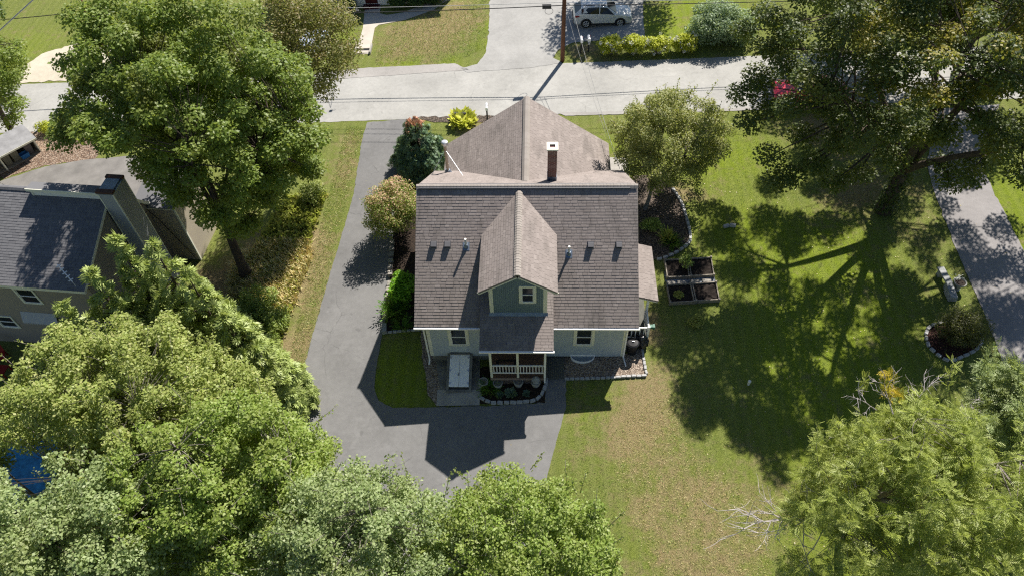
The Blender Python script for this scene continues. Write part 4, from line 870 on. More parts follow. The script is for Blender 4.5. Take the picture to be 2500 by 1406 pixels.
for i, (x, y, h_, lb) in enumerate(((-14.6, 33.3, 1.0, 'dark clipped shrub left of the far front door'), (-16.2, 33.2, 1.2, 'dark shrub left end of the far house front'), (-10.6, 33.5, .9, 'dark clipped shrub right of the far front door'), (-9.0, 33.4, .95, 'dark shrub under the far house window'), (-7.6, 33.6, .8, 'green shrub at the far house corner'))):
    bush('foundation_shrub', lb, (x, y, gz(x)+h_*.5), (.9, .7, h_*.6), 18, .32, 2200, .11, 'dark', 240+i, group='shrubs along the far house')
# dry and green weeds over the slope, fallen leaves: nobody could count them
def in_poly(P2, poly):
    x, y = P2[:, 0], P2[:, 1]; r = np.zeros(len(P2), bool); j = len(poly)-1
    for i in range(len(poly)):
        xi, yi = poly[i]; xj, yj = poly[j]; c = ((yi > y) != (yj > y)) & (x < (xj-xi)*(y-yi)/(yj-yi+1e-12)+xi); r ^= c; j = i
    return r
def strew(name, px, n, size, leaf, seed, tmpl=LEAF, upright=True, lift=.0):
    rg = np.random.default_rng(seed); poly = [gp(*q)[:2] for q in px]; A = np.array(poly); lo, hi = A.min(0), A.max(0)
    P2 = rg.uniform(lo, hi, (n*3, 2)); P2 = P2[in_poly(P2, poly)][:n]; n = len(P2); P_ = np.stack([P2[:, 0], P2[:, 1], GX*P2[:, 0]+.015+lift*rg.random(n)], 1)
    if upright: T_ = np.stack([rg.normal(0, .6, n), rg.normal(0, .6, n), np.ones(n)], 1); N_ = rg.normal(size=(n, 3))
    else: T_ = rg.normal(size=(n, 3)); N_ = np.stack([rg.normal(0, .2, n), rg.normal(0, .2, n), np.ones(n)], 1)
    return tag(scatter(name, tmpl, P_, N_, rg.uniform(.6, 1.3, n)*size, L[leaf], rg, T_), kind='stuff')
slope = [(565, 640), (640, 590), (760, 590), (760, 640), (720, 740), (690, 800), (640, 800), (560, 720)]
strew('dry_weeds', slope, 9000, .42, 'straw', 301, BLADE); strew('green_weeds', [(560, 700), (700, 480), (800, 470), (740, 640), (700, 800), (660, 900), (600, 860)], 5200, .30, 'weed', 302)
L['blade'] = leafmat('grass_blades', [(.06, .12, .014), (.10, .17, .025), (.045, .085, .01), (.15, .19, .05)], trans=.3)
strew('grass_tufts', [(1390, 1000), (1580, 930), (1700, 440), (1780, 280), (2250, 420), (2480, 920), (1900, 1420), (1350, 1420)], 34000, .105, 'blade', 310, BLADE); strew('grass_tufts', [(845, 310), (890, 310), (800, 690), (730, 950), (690, 950), (760, 640)], 5500, .12, 'blade', 311, BLADE); strew('grass_tufts', [(910, 160), (1100, 155), (1185, 120), (1190, 0), (960, 60)], 5000, .16, 'blade', 313, BLADE); strew('dry_grass_tufts', [(915, 140), (1000, 145), (1080, 130), (1150, 110), (1170, 0), (1080, 0), (985, 75), (925, 75)], 8000, .10, 'straw', 314, BLADE); strew('dry_grass_tufts', [(1530, 1000), (1640, 960), (1680, 1100), (1880, 1250), (1880, 1420), (1600, 1420), (1500, 1150)], 9000, .085, 'straw', 315, BLADE); strew('dry_grass_tufts', [(850, 310), (885, 320), (850, 470), (800, 640), (730, 900), (690, 900), (760, 650), (800, 480)], 3500, .11, 'straw', 316, BLADE)
strew('fallen_leaves', [(1640, 440), (2250, 440), (2480, 900), (2300, 1000), (2000, 1380), (1750, 1300), (1600, 1000), (1640, 700)], 650, .065, 'litter', 303, LEAF, False)
strew('driveway_leaves', [(2270, 430), (2412, 440), (2600, 800), (2500, 950)], 90, .10, 'litter', 304, LEAF, False)
strew('asphalt_leaves', [(890, 310), (1000, 310), (930, 900), (960, 1010), (1370, 1000), (1320, 1180), (720, 1180), (740, 960)], 40, .085, 'litter', 305, LEAF, False)
# ---------------------------------------------------------------- the grey house at the left edge
lo_ = (-21.25, 1.12, 0.0)
B = thing('grey_house', 'taupe grey house with dark slate roof and siding clad chimney cut off by left edge', 'house', lo_, R(-5), local=True)
gl = gz(-24)-.6
b = MB(); b.prism([(-14, .4, gl), (-14, .4, 3.9), (-14, 4.65, 5.8), (-14, 6.95, 2.9), (-14, 6.95, gl)], (13.9, 0, 0))
courses(b, (-14, .4, -1.0), (1, 0, 0), (0, 0, 1), [(0, 0), (13.9, 0), (13.9, 4.85), (0, 4.85)], .15, None, (.012, .013))
courses(b, (-.1, .4, -1.0), (0, 1, 0), (0, 0, 1), [(0, 0), (6.5, 0), (6.5, 3.9), (4.25, 6.75), (0, 4.8)], .15, None, (.012, .013)); b.build('wall', M['lsiding'], B)
rf2 = MB(); v2 = Vector((0, 4.65, 2.0)); vb = Vector((0, -2.65, 3.4))
slab(rf2, [(-14.4, 0, 4), (0, 0, 4), (0, 4.65, 6), (-14.4, 4.65, 6)]); slab(rf2, [(-14.4, 7.3, 2.6), (0, 7.3, 2.6), (0, 4.65, 6), (-14.4, 4.65, 6)])
courses(rf2, (-14.4, 0, 4), (1, 0, 0), v2, [(0, 0), (14.4, 0), (14.4, v2.length), (0, v2.length)], seed=71); courses(rf2, (0, 7.3, 2.6), (-1, 0, 0), vb, [(0, 0), (14.4, 0), (14.4, vb.length), (0, vb.length)], seed=72)
r2 = rf2.build('roof', M['shingle_dk'], B); cap_line(MB(), (-14.4, 4.65, 6), (-3.85, 4.65, 6), .17, .05, .2, .5, 4).build('ridge_cap', M['shingle_dk'], r2)
b = MB(); b.box(-14.4, .0, .01, .035, 3.80, 3.99); b.bar((-.0, .0, 3.9), (-.0, 4.65, 5.9), .035, .17); b.bar((-.0, 7.3, 2.5), (-.0, 4.65, 5.9), .035, .17); b.build('fascia', M['trim'], r2)
b = MB(); b.prism([(-3.85, 4.35, 5.4), (-3.85, 4.35, 6.33), (-3.85, 4.75, 6.33), (-3.85, 4.75, 5.4)], (3.79, 0, 0)); courses(b, (-3.85, 4.35, 5.75), (1, 0, 0), (0, 0, 1), [(0, 0), (3.79, 0), (3.79, .55), (0, .55)], .11, None, (.012, .013)); dm = b.build('shed_dormer', M['white'], B)
b = MB(); slab(b, [(-3.95, 4.22, 6.42), (.02, 4.22, 6.42), (.02, 4.80, 6.36), (-3.95, 4.80, 6.36)], .06); b.build('dormer_roof', M['shingle_dk'], dm)
b = MB(); b.box(-3.96, .03, 4.18, 4.215, 6.26, 6.43); b.box(-3.9, -3.80, 4.32, 4.36, 5.6, 6.26); b.build('dormer_trim', M['trim'], dm)
b = MB(); b.box(.04, .84, 4.0, 5.2, gl, 6.62)
courses(b, (.04, 4.0, -1.2), (1, 0, 0), (0, 0, 1), [(0, 0), (.8, 0), (.8, 7.8), (0, 7.8)], .12, None, (.012, .013)); courses(b, (.84, 4.0, -1.2), (0, 1, 0), (0, 0, 1), [(0, 0), (1.2, 0), (1.2, 7.8), (0, 7.8)], .12, None, (.012, .013))
cz = b.build('chimney', M['lsiding_g'], B)
b = MB()
for x, y in ((.03, 3.975), (.80, 3.975), (.80, 5.17)): b.box(x, x+.06, y, y+.06, -1.2, 6.58)
b.build('corner_trim', M['trim'], cz)
b = MB(); b.prism([(.0, 3.96, 6.6), (.88, 3.96, 6.6), (.88, 5.24, 6.6), (.0, 5.24, 6.6)], (0, 0, .05)); b.prism([(.1, 4.06, 6.65), (.78, 4.06, 6.65), (.78, 5.14, 6.65), (.1, 5.14, 6.65)], (0, 0, .06)); b.build('chimney_cap', M['flash'], cz)
for y0, y1 in ((3.94, 4.22), (5.02, 5.26)):
    b = MB(); b.box(-.02, .90, y0, y1, 6.65, 6.76); b.build('cap_edge', M['copper'], cz, bevel=.03)
b = MB(); b.box(-.9, 1.42, 6.62, 9.4, gl, 3.0); courses(b, (-.9, 6.62, -1.3), (1, 0, 0), (0, 0, 1), [(0, 0), (2.3, 0), (2.3, 4.3), (0, 4.3)], .15, None, (.008, .009)); ad = b.build('addition', M['tanwall'], B)
b = MB(); b.box(-.92, 1.47, 6.56, 6.60, 2.94, 3.12); b.box(1.36, 1.45, 6.565, 6.66, -1.3, 2.94); b.build('trim', M['trim'], ad)
b = MB(); slab(b, [(-.95, 6.5, 3.14), (1.5, 6.5, 3.14), (1.5, 9.6, 3.5), (-.95, 9.6, 3.5)], .05); b.build('addition_roof', M['shingle_dk'], ad)
b = MB(); b.tube([(-.1, 6.52, 2.9), (.25, 6.5, 2.3), (1.2, 6.5, -.9)], .02, 6); b.build('cable', M['cable'], ad)
window(B, -4.35, -3.25, 2.12, 3.35, .385, .10); window(B, -7.0, -5.9, -.30, .76, .385, .10)
b = MB(); n = 14
for i in range(n):
    x0, x1 = -5.1+i*.14, -5.1+(i+1)*.14; b.add([(x0, .38, 1.3), (x1, .38, 1.3), (x1, .10, .72), (x0, .10, .72), ((x0+x1)/2, .09, .58)], [(0, 1, 2, 3), (3, 2, 4)])
b.build('awning', M['awning'], B)
b = MB(); a_, z_ = Vector((-1.45, .95, 4.75)), Vector((-.35, .12, 4.55)); b.tube([a_, z_], .022, 6)
for i in range(5):
    p = a_.lerp(z_, .1+.2*i); b.tube([p-Vector((.06, .10, -.02)), p+Vector((.06, .10, .02))], .03, 5); b.tube([p, (p.x, p.y, 4.0+p.y*.43)], .012, 5)
an = b.build('roof_antenna', M['white_metal'], B)
for i, (px, py, lb) in enumerate(((8, 880, 'red garden chair at the left edge below the grey house'), (12, 912, 'second red garden chair, nearer the pale tree'))):
    q = gp(px, py); t = thing('garden_chair', lb, 'chair', q, .5+i, group='red chairs by the grey house', local=True)
    b = MB(); b.box(-.3, .3, -.3, .3, .38, .43); b.build('seat', M['redchair'], t); b = MB(); b.prism([(-.3, .26, .42), (.3, .26, .42), (.3, .46, 1.0), (-.3, .46, 1.0)], (0, .04, 0)); b.build('backrest', M['redchair'], t)
    for x in (-.27, .27):
        for y in (-.27, .27): b = MB(); b.box(x-.025, x+.025, y-.025, y+.025, 0, .38); b.build('leg', M['redchair'], t)
q = gp(78, 1160); t = thing('pool_cover', 'round blue pool cover glimpsed between the trees at the left edge', 'pool', q, local=True)
b = MB(); b.lathe((0, 0, 0), [(1.75, 0), (1.78, .76), (1.80, .80)], 36); b.build('pool_wall', M['white'], t); b = MB(); b.lathe((0, 0, 0), [(1.82, .80), (1.82, .88), (1.2, .90), (.3, .84)], 36); b.build('cover', M['bluecover'], t)
# bin shelter with three bins and a box
q = (-36.0, 18.5); sh = thing('bin_shelter', 'open timber bin shelter with weathered sloping roof in the gravel at left', 'shelter', (q[0], q[1], gz(q[0])), R(48), local=True)
p0, p1 = gp(20, 418), gp(102, 370); ang = math.atan2(p1[1]-p0[1], p1[0]-p0[0]); Ls = float(np.hypot(*(p1-p0)[:2])); sh.location = (p0[0], p0[1], p0[2]); sh.rotation_euler = (0, 0, ang)
X0_, X1_, D_ = -2.0, Ls, 1.25
for x in (X0_, -.02, X1_-.08):
    b = MB(); b.prism([(x, 0, 0), (x, D_, 0), (x, D_, 1.55), (x, 0, 1.30)], (.08, 0, 0)); b.build('side_panel', M['trim'], sh)
b = MB(); b.box(X0_, X1_, D_-.03, D_, 0, 1.5); b.build('back_panel', M['deckwood'], sh)
b = MB(); b.box(X0_, X1_, .0, D_, .04, .10); b.build('floor_panel', M['bedwood'], sh)
b = MB(); b.prism([(X0_-.15, -.2, 1.28), (X1_+.15, -.2, 1.28), (X1_+.15, D_+.15, 1.62), (X0_-.15, D_+.15, 1.62)], (0, 0, .05)); b.build('shelter_roof', plain('weathered_roof', (.27, .27, .28), .8, .2, 2), sh)
b = MB(); b.box(X0_-.15, X1_+.15, -.23, -.2, 1.20, 1.32); b.build('fascia', M['trim'], sh)
def at_local(o, v): return o.location+Matrix.Rotation(o.rotation_euler.z, 3, 'Z')@Vector(v)
for x, m, lb in ((.38, 'binwood', 'grey green wheeled bin at the left in the timber shelter'), (.95, 'binwood', 'grey green wheeled bin in the middle of the timber shelter'), (Ls-.55, 'vent', 'tall grey wheeled bin at the right end of the timber shelter')):
    t = thing('wheeled_bin', lb, 'bin', at_local(sh, (x, .55, .10)), ang, group='bins in the shelter', local=True)
    b = MB(); b.add([(-.2, -.22, 0), (.2, -.22, 0), (.2, .22, 0), (-.2, .22, 0), (-.26, -.3, .9), (.26, -.3, .9), (.26, .3, .9), (-.26, .3, .9)], [(0, 3, 2, 1), (4, 5, 6, 7), (0, 1, 5, 4), (1, 2, 6, 5), (2, 3, 7, 6), (3, 0, 4, 7)]); b.build('bin_body', M[m], t, bevel=.02)
    b = MB(); b.box(-.28, .28, -.33, .32, .90, .96); b.build('lid', M[m], t, bevel=.02)
t = thing('recycling_box', 'bright blue recycling box on the shelter floor', 'box', at_local(sh, (1.45, .30, .10)), ang, local=True)
b = MB(); A = [(-.24, -.17, 0), (.24, -.17, 0), (.24, .17, 0), (-.24, .17, 0)]; Bb = [(-.29, -.21, .34), (.29, -.21, .34), (.29, .21, .34), (-.29, .21, .34)]; C_ = [(x*.93, y*.93, z) for x, y, z in Bb]; Dd = [(x*.9, y*.9, .04) for x, y, z in A]
b.add(A+Bb+C_+Dd, [(0, 3, 2, 1), (0, 1, 5, 4), (1, 2, 6, 5), (2, 3, 7, 6), (3, 0, 4, 7), (4, 5, 9, 8), (5, 6, 10, 9), (6, 7, 11, 10), (7, 4, 8, 11), (8, 9, 13, 12), (9, 10, 14, 13), (10, 11, 15, 14), (11, 8, 12, 15), (12, 13, 14, 15)]); b.build('box_body', M['bluebin'], t)
# ---------------------------------------------------------------- far house across the road
t = thing('far_house', 'house across the road seen only by its dark red front door at top edge', 'house', (-13, 34.5, gz(-13)))
zb = gz(-13); hw0, hw1, hy0 = -19.5, -6.4, 34.0
b = MB(); b.prism([(hw0, hy0, zb-.4), (hw0, hy0, zb+2.7), (hw0, hy0+4.5, zb+5.0), (hw0, hy0+9, zb+2.7), (hw0, hy0+9, zb-.4)], (hw1-hw0, 0, 0)); courses(b, (hw0, hy0, zb+.1), (1, 0, 0), (0, 0, 1), [(0, 0), (hw1-hw0, 0), (hw1-hw0, 2.6), (0, 2.6)], .15, None, (.012, .013)); b.build('wall', M['white'], t)
b = MB(); slab(b, [(hw0-.3, hy0-.4, zb+2.55), (hw1+.3, hy0-.4, zb+2.55), (hw1+.3, hy0+4.5, zb+5.05), (hw0-.3, hy0+4.5, zb+5.05)]); slab(b, [(hw0-.3, hy0+9.4, zb+2.55), (hw1+.3, hy0+9.4, zb+2.55), (hw1+.3, hy0+4.5, zb+5.05), (hw0-.3, hy0+4.5, zb+5.05)])
courses(b, (hw0-.3, hy0-.4, zb+2.55), (1, 0, 0), (0, 4.9, 2.5), [(0, 0), (hw1-hw0+.6, 0), (hw1-hw0+.6, 5.5), (0, 5.5)], .2, seed=81); b.build('roof', M['shingle_dk'], t)
b = MB(); b.box(-13.25, -12.25, hy0-.05, hy0+.05, zb+.25, zb+2.3); dO = b.build('door', M['maroon'], t)
b = MB(); b.box(-13.38, -13.25, hy0-.06, hy0+.03, zb+.2, zb+2.4); b.box(-12.25, -12.12, hy0-.06, hy0+.03, zb+.2, zb+2.4); b.build('frame', M['white'], dO)
b = MB(); b.box(-13.4, -12.1, hy0-.55, hy0-.06, zb-.1, zb+.2); b.build('doorstep', M['maroon'], t)
window(t, -10.4, -9.2, zb+.9, zb+2.1, hy0-.014)
# steps down to the road
q0, q1 = gp(867, 134), gp(904, 133); t = thing('front_steps', 'pale concrete steps from the far front walk down to the road', 'steps', ((q0[0]+q1[0])/2, q0[1], q0[2]))
for k in range(2):
    b = MB(); y = q0[1]+.05+.42*k; b.box(q0[0]+.1, q1[0]-.1, y, y+.44, q0[2]-.1, q0[2]+.10+.13*k); b.build('step', M['walk'], t, bevel=.01)
for x in (q0[0]-.04, q1[0]-.08): b = MB(); b.box(x, x+.12, q0[1]-.1, q0[1]+1.0, q0[2]-.1, q0[2]+.30); b.build('cheek_wall', M['conc'], t, bevel=.01)
# ---------------------------------------------------------------- poles, wires
def pole(name, label, p, h, top=True):
    t = thing(name, label, 'utility pole', p); b = MB(); b.tube([(p[0], p[1], p[2]-.3), (p[0], p[1], p[2]+h)], [.155, .115], 14); b.build('mast', M['pole'], t, smooth=True)
    b = MB(); b.box(p[0]-1.1, p[0]+1.1, p[1]-.06, p[1]+.06, p[2]+h-.6, p[2]+h-.48); b.build('crossarm', M['pole'], t)
    for dx in (-1.0, 0.25, 1.0): b = MB(); b.lathe((p[0]+dx, p[1], p[2]+h-.48), [(.03, 0), (.05, .05), (.03, .09), (.05, .13), (.02, .17)], 10); b.build('insulator', M['galv'], t)
    b = MB(); b.tube([(p[0]+.14, p[1]-.1, p[2]+4.6), (p[0]+.9, p[1]-.1, p[2]+4.55)], .02, 5); b.build('bracket', M['galv'], t); return t
P1 = gp(1373, 150); P2_ = gp(285, 171)
pole('utility_pole', 'brown utility pole at the roadside left of the two mailboxes', P1, 9.0)
pole('utility_pole', 'utility pole hidden behind the big left maple, its shadow crossing the road', P2_, 9.0)
def wire(label, a, c, sag, r, mat='cable', name='overhead_wire', group='wires along the road', k=14):
    a, c = Vector(a), Vector(c); pts = [a.lerp(c, i/k)-Vector((0, 0, sag*4*(i/k)*(1-i/k))) for i in range(k+1)]
    b = MB(); b.tube(pts, r, 5); o = b.build(name, M[mat]); return tag(o, label, 'cable', group)
wz = 4.45
LP = Vector((P2_[0], P2_[1], P2_[2]+4.9)); RP = Vector((P1[0], P1[1], wz)); EP = Vector((40, 23.5, 6.2)); FP = Vector((-60, 27, 1.6))
wire('thick dark communication cable across the top, left of the pole', LP, RP, .35, .030); wire('thick dark communication cable across the top, right of the pole', RP, EP, .25, .026)
wire('thick dark cable at the top left corner beyond the hidden pole', FP, LP, .3, .030)
wire('thin pale strand just above the communication cable, left of the pole', LP+Vector((0, 0, .25)), RP+Vector((0, 0, .22)), .22, .016, 'cable_lt'); wire('thin pale strand just above the communication cable, right of the pole', RP+Vector((0, 0, .22)), EP+Vector((0, 0, .2)), .2, .016, 'cable_lt')
TP1 = Vector((P1[0], P1[1], P1[2]+8.7)); TP2 = Vector((P2_[0], P2_[1], P2_[2]+8.7))
for dx, lb in ((-1.0, 'left'), (.25, 'middle'), (1.0, 'right')):
    wire('power line high above the road on the '+lb+' insulators, seen by its shadow', TP2+Vector((dx, .0+dx*.5, 0)), TP1+Vector((dx, dx*.5, 0)), .5, .014, group='power lines seen by their shadows'); wire('power line leaving the roadside pole to the right on the '+lb+' insulators', TP1+Vector((dx, dx*.5, 0)), (50, 23+dx*.5, 12), .5, .014, group='power lines seen by their shadows')
DP = (5.05, 10.2, 3.4)
wire('twisted white service drop from the pole to the rear corner of the house', (P1[0]+.55, P1[1]-.1, 4.35), DP, .35, .012, 'cable_grey', 'service_wire', 'wires to the house'); wire('thin second service drop beside the twisted white one', (P1[0]+.15, P1[1]-.1, 4.2), DP, .5, .008, 'cable_grey', 'service_wire', 'wires to the house')
for px, py, sg_, lb in ((872, 22, 1, 'left'),):
    a = ay(872, 22, P1[1]+.6); wire('pale wire slanting from the cable down over the far lawn', a, ay(845, 72, P1[1]+3.5), .0, .014, 'cable_lt', 'guy_wire'); wire('pale wire slanting from the cable to the left edge of the far lawn', a, ay(815, 42, P1[1]+3.0), .0, .014, 'cable_lt', 'guy_wire')
wire('thick pale cable crossing the top left corner', ay(-15, 88, 24.0), ay(90, -8, 26.0), .0, .045, 'cable_lt')
for px, py, xx, lb in ((1335, 13, 0, 'grey splice box with a looped cable hanging left of the roadside pole'), (872, 24, 1, 'small splice with a looped cable over the far front walk')):
    q = ay(px, py, P1[1]-.02+xx*.3); t = thing('splice_box', lb, 'cable box', q, local=True)
    b = MB(); s_ = 1.0 if not xx else .35; b.box(-.30*s_, .30*s_, -.10, .10, -.15*s_-.1, .12*s_-.1); b.build('box_body', M['cladding'], t, bevel=.02)
    b = MB(); b.tube([(.15+.27*math.sin(a)*s_, .03*math.cos(a*2), -.40*s_-.05+.25*s_*math.cos(a)) for a in np.linspace(0, 6.28, 18)], .013, 5, False); b.build('cable_loop', M['cable'], t)
q = ay(60*1.0+55, 205, P2_[1]-.02)
# ---------------------------------------------------------------- mailboxes
def mailbox(px, py, lb, yaw, m='white_metal', newsp=False):
    q = gp(px, py); t = thing('mailbox', lb, 'mailbox', q, yaw, group='mailboxes by the road', local=True)
    b = MB(); b.box(-.05, .05, -.05, .05, -.1, .98); b.build('post', M['cladding'], t)
    pr2 = [(-.09, .98), (.09, .98)]+[(.09*math.cos(a), 1.12+.09*math.sin(a)) for a in np.linspace(0, math.pi, 9)]
    b = MB(); b.prism([(x, -.27, z) for x, z in pr2], (0, .54, 0)); b.build('mailbox_body', M[m], t)
    b = MB(); b.box(.095, .105, .05, .12, 1.08, 1.26); b.build('flag', M['redlight'], t)
    if newsp: b = MB(); b.box(-.07, .07, -.30, .1, .74, .90); b.build('paper_tube', M['galv'], t, bevel=.02)
mailbox(1418, 130, 'white mailbox on a dark post, nearer the brown utility pole', .08); mailbox(1436, 127, 'white mailbox with a paper holder, nearer the hydrangeas', .08, newsp=True); mailbox(1190, 294, 'white mailbox on the near side of the road behind the house', .05)
t = thing('timber_block', 'small dark timber post stump beside the hosta', 'post', gp(1112, 292), local=True); b = MB(); b.box(-.09, .09, -.09, .09, 0, .55); b.build('stump', M['cladding'], t, bevel=.01); b = MB(); b.box(-.09, .75, -.05, .05, .42, .52); b.build('rail', M['cladding'], t)
# ---------------------------------------------------------------- cars
def car(name, label, mat, p, yaw, kind='suv', s=.93):
    t = thing(name, label, 'car', p, yaw, local=True)
    if kind == 'suv': S_ = [(2.30, .36, .66, .74, .78, .66), (2.22, .28, .80, .88, .86, .74), (1.75, .24, .93, 1.02, .92, .78), (1.05, .22, 1.02, 1.12, .93, .78), (.30, .22, 1.05, 1.60, .93, .64), (-.30, .22, 1.06, 1.68, .93, .65), (-1.20, .22, 1.10, 1.63, .93, .63), (-1.72, .25, 1.14, 1.52, .92, .59), (-2.20, .32, 1.08, 1.14, .90, .74), (-2.30, .42, .88, .96, .86, .72)]; gi = 4
    else: S_ = [(2.35, .34, .58, .64, .76, .64), (2.25, .26, .68, .75, .86, .72), (1.70, .22, .80, .88, .90, .76), (.95, .20, .88, .97, .91, .76), (.15, .20, .91, 1.38, .91, .60), (-.40, .20, .92, 1.44, .91, .61), (-1.05, .20, .94, 1.38, .91, .60), (-1.65, .22, .95, 1.06, .90, .72), (-2.15, .28, .90, .98, .87, .72), (-2.32, .38, .74, .82, .80, .66)]; gi = 4
    S_ = [tuple(x*s for x in q) for q in S_]
    sec = lambda q: [(-q[4]*.94, q[1]), (-q[4], q[1]+.18*s), (-q[4], q[2]-.14*s), (-q[4]*.965, q[2]), (-q[5], q[3]-.035*s), (-q[5]*.5, q[3]), (q[5]*.5, q[3]), (q[5], q[3]-.035*s), (q[4]*.965, q[2]), (q[4], q[2]-.14*s), (q[4], q[1]+.18*s), (q[4]*.94, q[1])]
    V = [(q[0], y, z) for q in S_ for y, z in sec(q)]; n = 12; m = len(S_)
    Fs = [(i*n+k, i*n+(k+1) % n, (i+1)*n+(k+1) % n, (i+1)*n+k) for i in range(m-1) for k in range(n)]+[tuple(range(n)), tuple((m-1)*n+k for k in range(n))[::-1]]
    b = MB(); b.add(V, Fs); body = b.build('body', M[mat], t, smooth=True, bevel=.02)
    def panel(nm, pts, mt, par=body, th=.012):
        p_ = [Vector(x) for x in pts]; nn = (p_[1]-p_[0]).cross(p_[2]-p_[0]).normalized(); ctr = sum(p_, Vector())/len(p_)
        if nn.dot(ctr-Vector((0, 0, .6*s))) < 0: nn = -nn
        mb = MB(); mb.prism([x+nn*.004 for x in p_], nn*th); return mb.build(nm, M[mt], par)
    L_ = lambda q, sd, f: Vector((q[0], sd*(q[4]*.965+(q[5]-q[4]*.965)*f), q[2]+(q[3]-.035*s-q[2])*f))
    g0, g1 = S_[3], S_[4]; last = S_[7] if kind == 'suv' else S_[6]; rear = S_[8] if kind == 'suv' else S_[7]
    for sd in (-1, 1):
        top = [L_(q, sd, .90) for q in S_[4:(8 if kind == 'suv' else 7)]]; bot = [L_(q, sd, .10) for q in S_[4:(8 if kind == 'suv' else 7)]]
        A_ = L_(g0, sd, .1).lerp(bot[0], .25); mid = 1
        panel('side_window', [A_, bot[0], bot[1]+Vector((.04, 0, 0)), top[1]+Vector((.04, 0, 0)), top[0]], 'glass_car'); panel('side_window', [bot[1]-Vector((.04, 0, 0))]+bot[2:]+top[2:][::-1]+[top[1]-Vector((.04, 0, 0))], 'glass_car')
        for wx in (1.36*s, -1.33*s):
            w_ = thing('_', None, None, (0, 0, 0)); bpy.data.objects.remove(w_)
            y = sd*(S_[5][4]); b = MB(); b.tube([(wx, y-sd*.20, .355*s), (wx, y+sd*.015, .355*s)], .355*s, 22); wh = b.build('wheel', M['rubber'], t)
            b = MB(); b.tube([(wx, y+sd*.012, .355*s), (wx, y+sd*.020, .355*s)], .245*s, 20); b.build('hub', M['cladding'], wh)
            b = MB()
            for k in range(6): a = k*math.pi/3+.3; b.bar((wx+.04*math.cos(a), y+sd*.028, .355*s+.04*math.sin(a)), (wx+.225*s*math.cos(a), y+sd*.028, .355*s+.225*s*math.sin(a)), .075*s, .018, (0, sd, 0))
            rg_ = [(wx+.235*s*math.cos(a), y+sd*.024, .355*s+.235*s*math.sin(a)) for a in np.linspace(0, 6.283, 22)]; b.tube(rg_, .018, 5, False); b.build('rim', M['alloy'], wh)
            b = MB(); pts = [(wx+.44*s*math.cos(a), y+sd*.004, .36*s+.44*s*math.sin(a)) for a in np.linspace(-.25, math.pi+.25, 15)]; b.prism(pts+[(wx-.40*s, y+sd*.004, .22*s), (wx+.40*s, y+sd*.004, .22*s)], (0, sd*.008, 0)); b.build('wheel_arch', M['cladding'], t)
        b = MB(); b.box(-1.0*s, .95*s, sd*S_[5][4]-.012, sd*S_[5][4]+.012, .22*s, .36*s); b.build('sill', M['cladding'], t)
        b = MB(); b.obox((g0[0]-.18*s, sd*(g0[4]+.02)-(.0 if sd > 0 else .16*s), g0[2]+.02), (.10*s, 0, 0), (0, .16*s, 0), (0, 0, .12*s)); b.build('mirror', M[mat], t, bevel=.02)
        f1 = S_[1]; panel('headlight', [(f1[0]+.02, sd*f1[4]*.98, f1[2]-.16*s), (f1[0]-.30*s, sd*(f1[4]+.045), f1[2]-.03), (f1[0]-.28*s, sd*(f1[4]+.03), f1[2]+.02), (f1[0]+.02, sd*f1[4]*.90, f1[2]-.04)], 'lamp', th=.02)
        r1 = S_[-2]; panel('tail_light', [(r1[0]-.02, sd*r1[4]*1.0, r1[2]-.20*s), (r1[0]+.34*s, sd*(r1[4]+.022), r1[2]-.10*s), (r1[0]+.30*s, sd*(r1[4]+.022), r1[2]-.02), (r1[0]-.02, sd*r1[4]*.98, r1[2]-.02)], 'redlight', th=.02)
        if kind == 'suv': b = MB(); b.tube([(.2*s, sd*.58*s, 1.66*s), (-.4*s, sd*.58*s, 1.73*s), (-1.6*s, sd*.58*s, 1.68*s)], .02, 6); b.build('roof_rail', M['cladding'], t)
    T2 = lambda q, sd, f: Vector((q[0], sd*q[5]*f, q[3]-.015))
    panel('windscreen', [T2(g0, -1, .95), T2(g0, 1, .95), T2(g1, 1, .92), T2(g1, -1, .92)], 'glass_car'); panel('rear_window', [T2(last, -1, .88), T2(last, 1, .88), T2(rear, 1, .9), T2(rear, -1, .9)], 'glass_car')
    b = MB(); b.box(S_[-1][0]-.03, S_[-1][0]+.2*s, -.78*s, .78*s, .30*s, .58*s); b.build('rear_bumper', M['cladding'], t, bevel=.03); b = MB(); b.box(S_[0][0]-.12*s, S_[0][0]+.02, -.72*s, .72*s, .30*s, .46*s); b.box(S_[0][0]-.1, S_[0][0]+.018, -.4*s, .4*s, .50*s, .64*s); b.build('grille', M['cladding'], t, bevel=.02)
    return t
w0, w1 = gp(1430, 71), gp(1512, 64); yw = math.atan2((w1-w0)[1], (w1-w0)[0]); c0 = (w0+w1)/2+np.array([-math.sin(yw), math.cos(yw), 0])*.85
car('white_car', 'white sport utility car parked on the far driveway behind the mailboxes', 'carwhite', c0, yw)
w0, w1 = gp(1930, 262), gp(2025, 258); c0 = (w0+w1)/2+np.array([0, .85, 0]); car('red_car', 'bright red car on the road half hidden behind the old maple', 'carred', c0, math.pi-.04, 'sedan', .98)
q = gp(755, 150); car('pale_blue_car', 'pale blue car glimpsed through the bronze tree across the road', 'carblue', (q[0], q[1]+1.0, q[2]), 1.45, 'sedan', .95)
q = gp(1545, -22); car('dark_car', 'dark car on the far driveway cut off by the top edge', 'cardark', (q[0], q[1]+.8, q[2]), yw, 'sedan', .95)
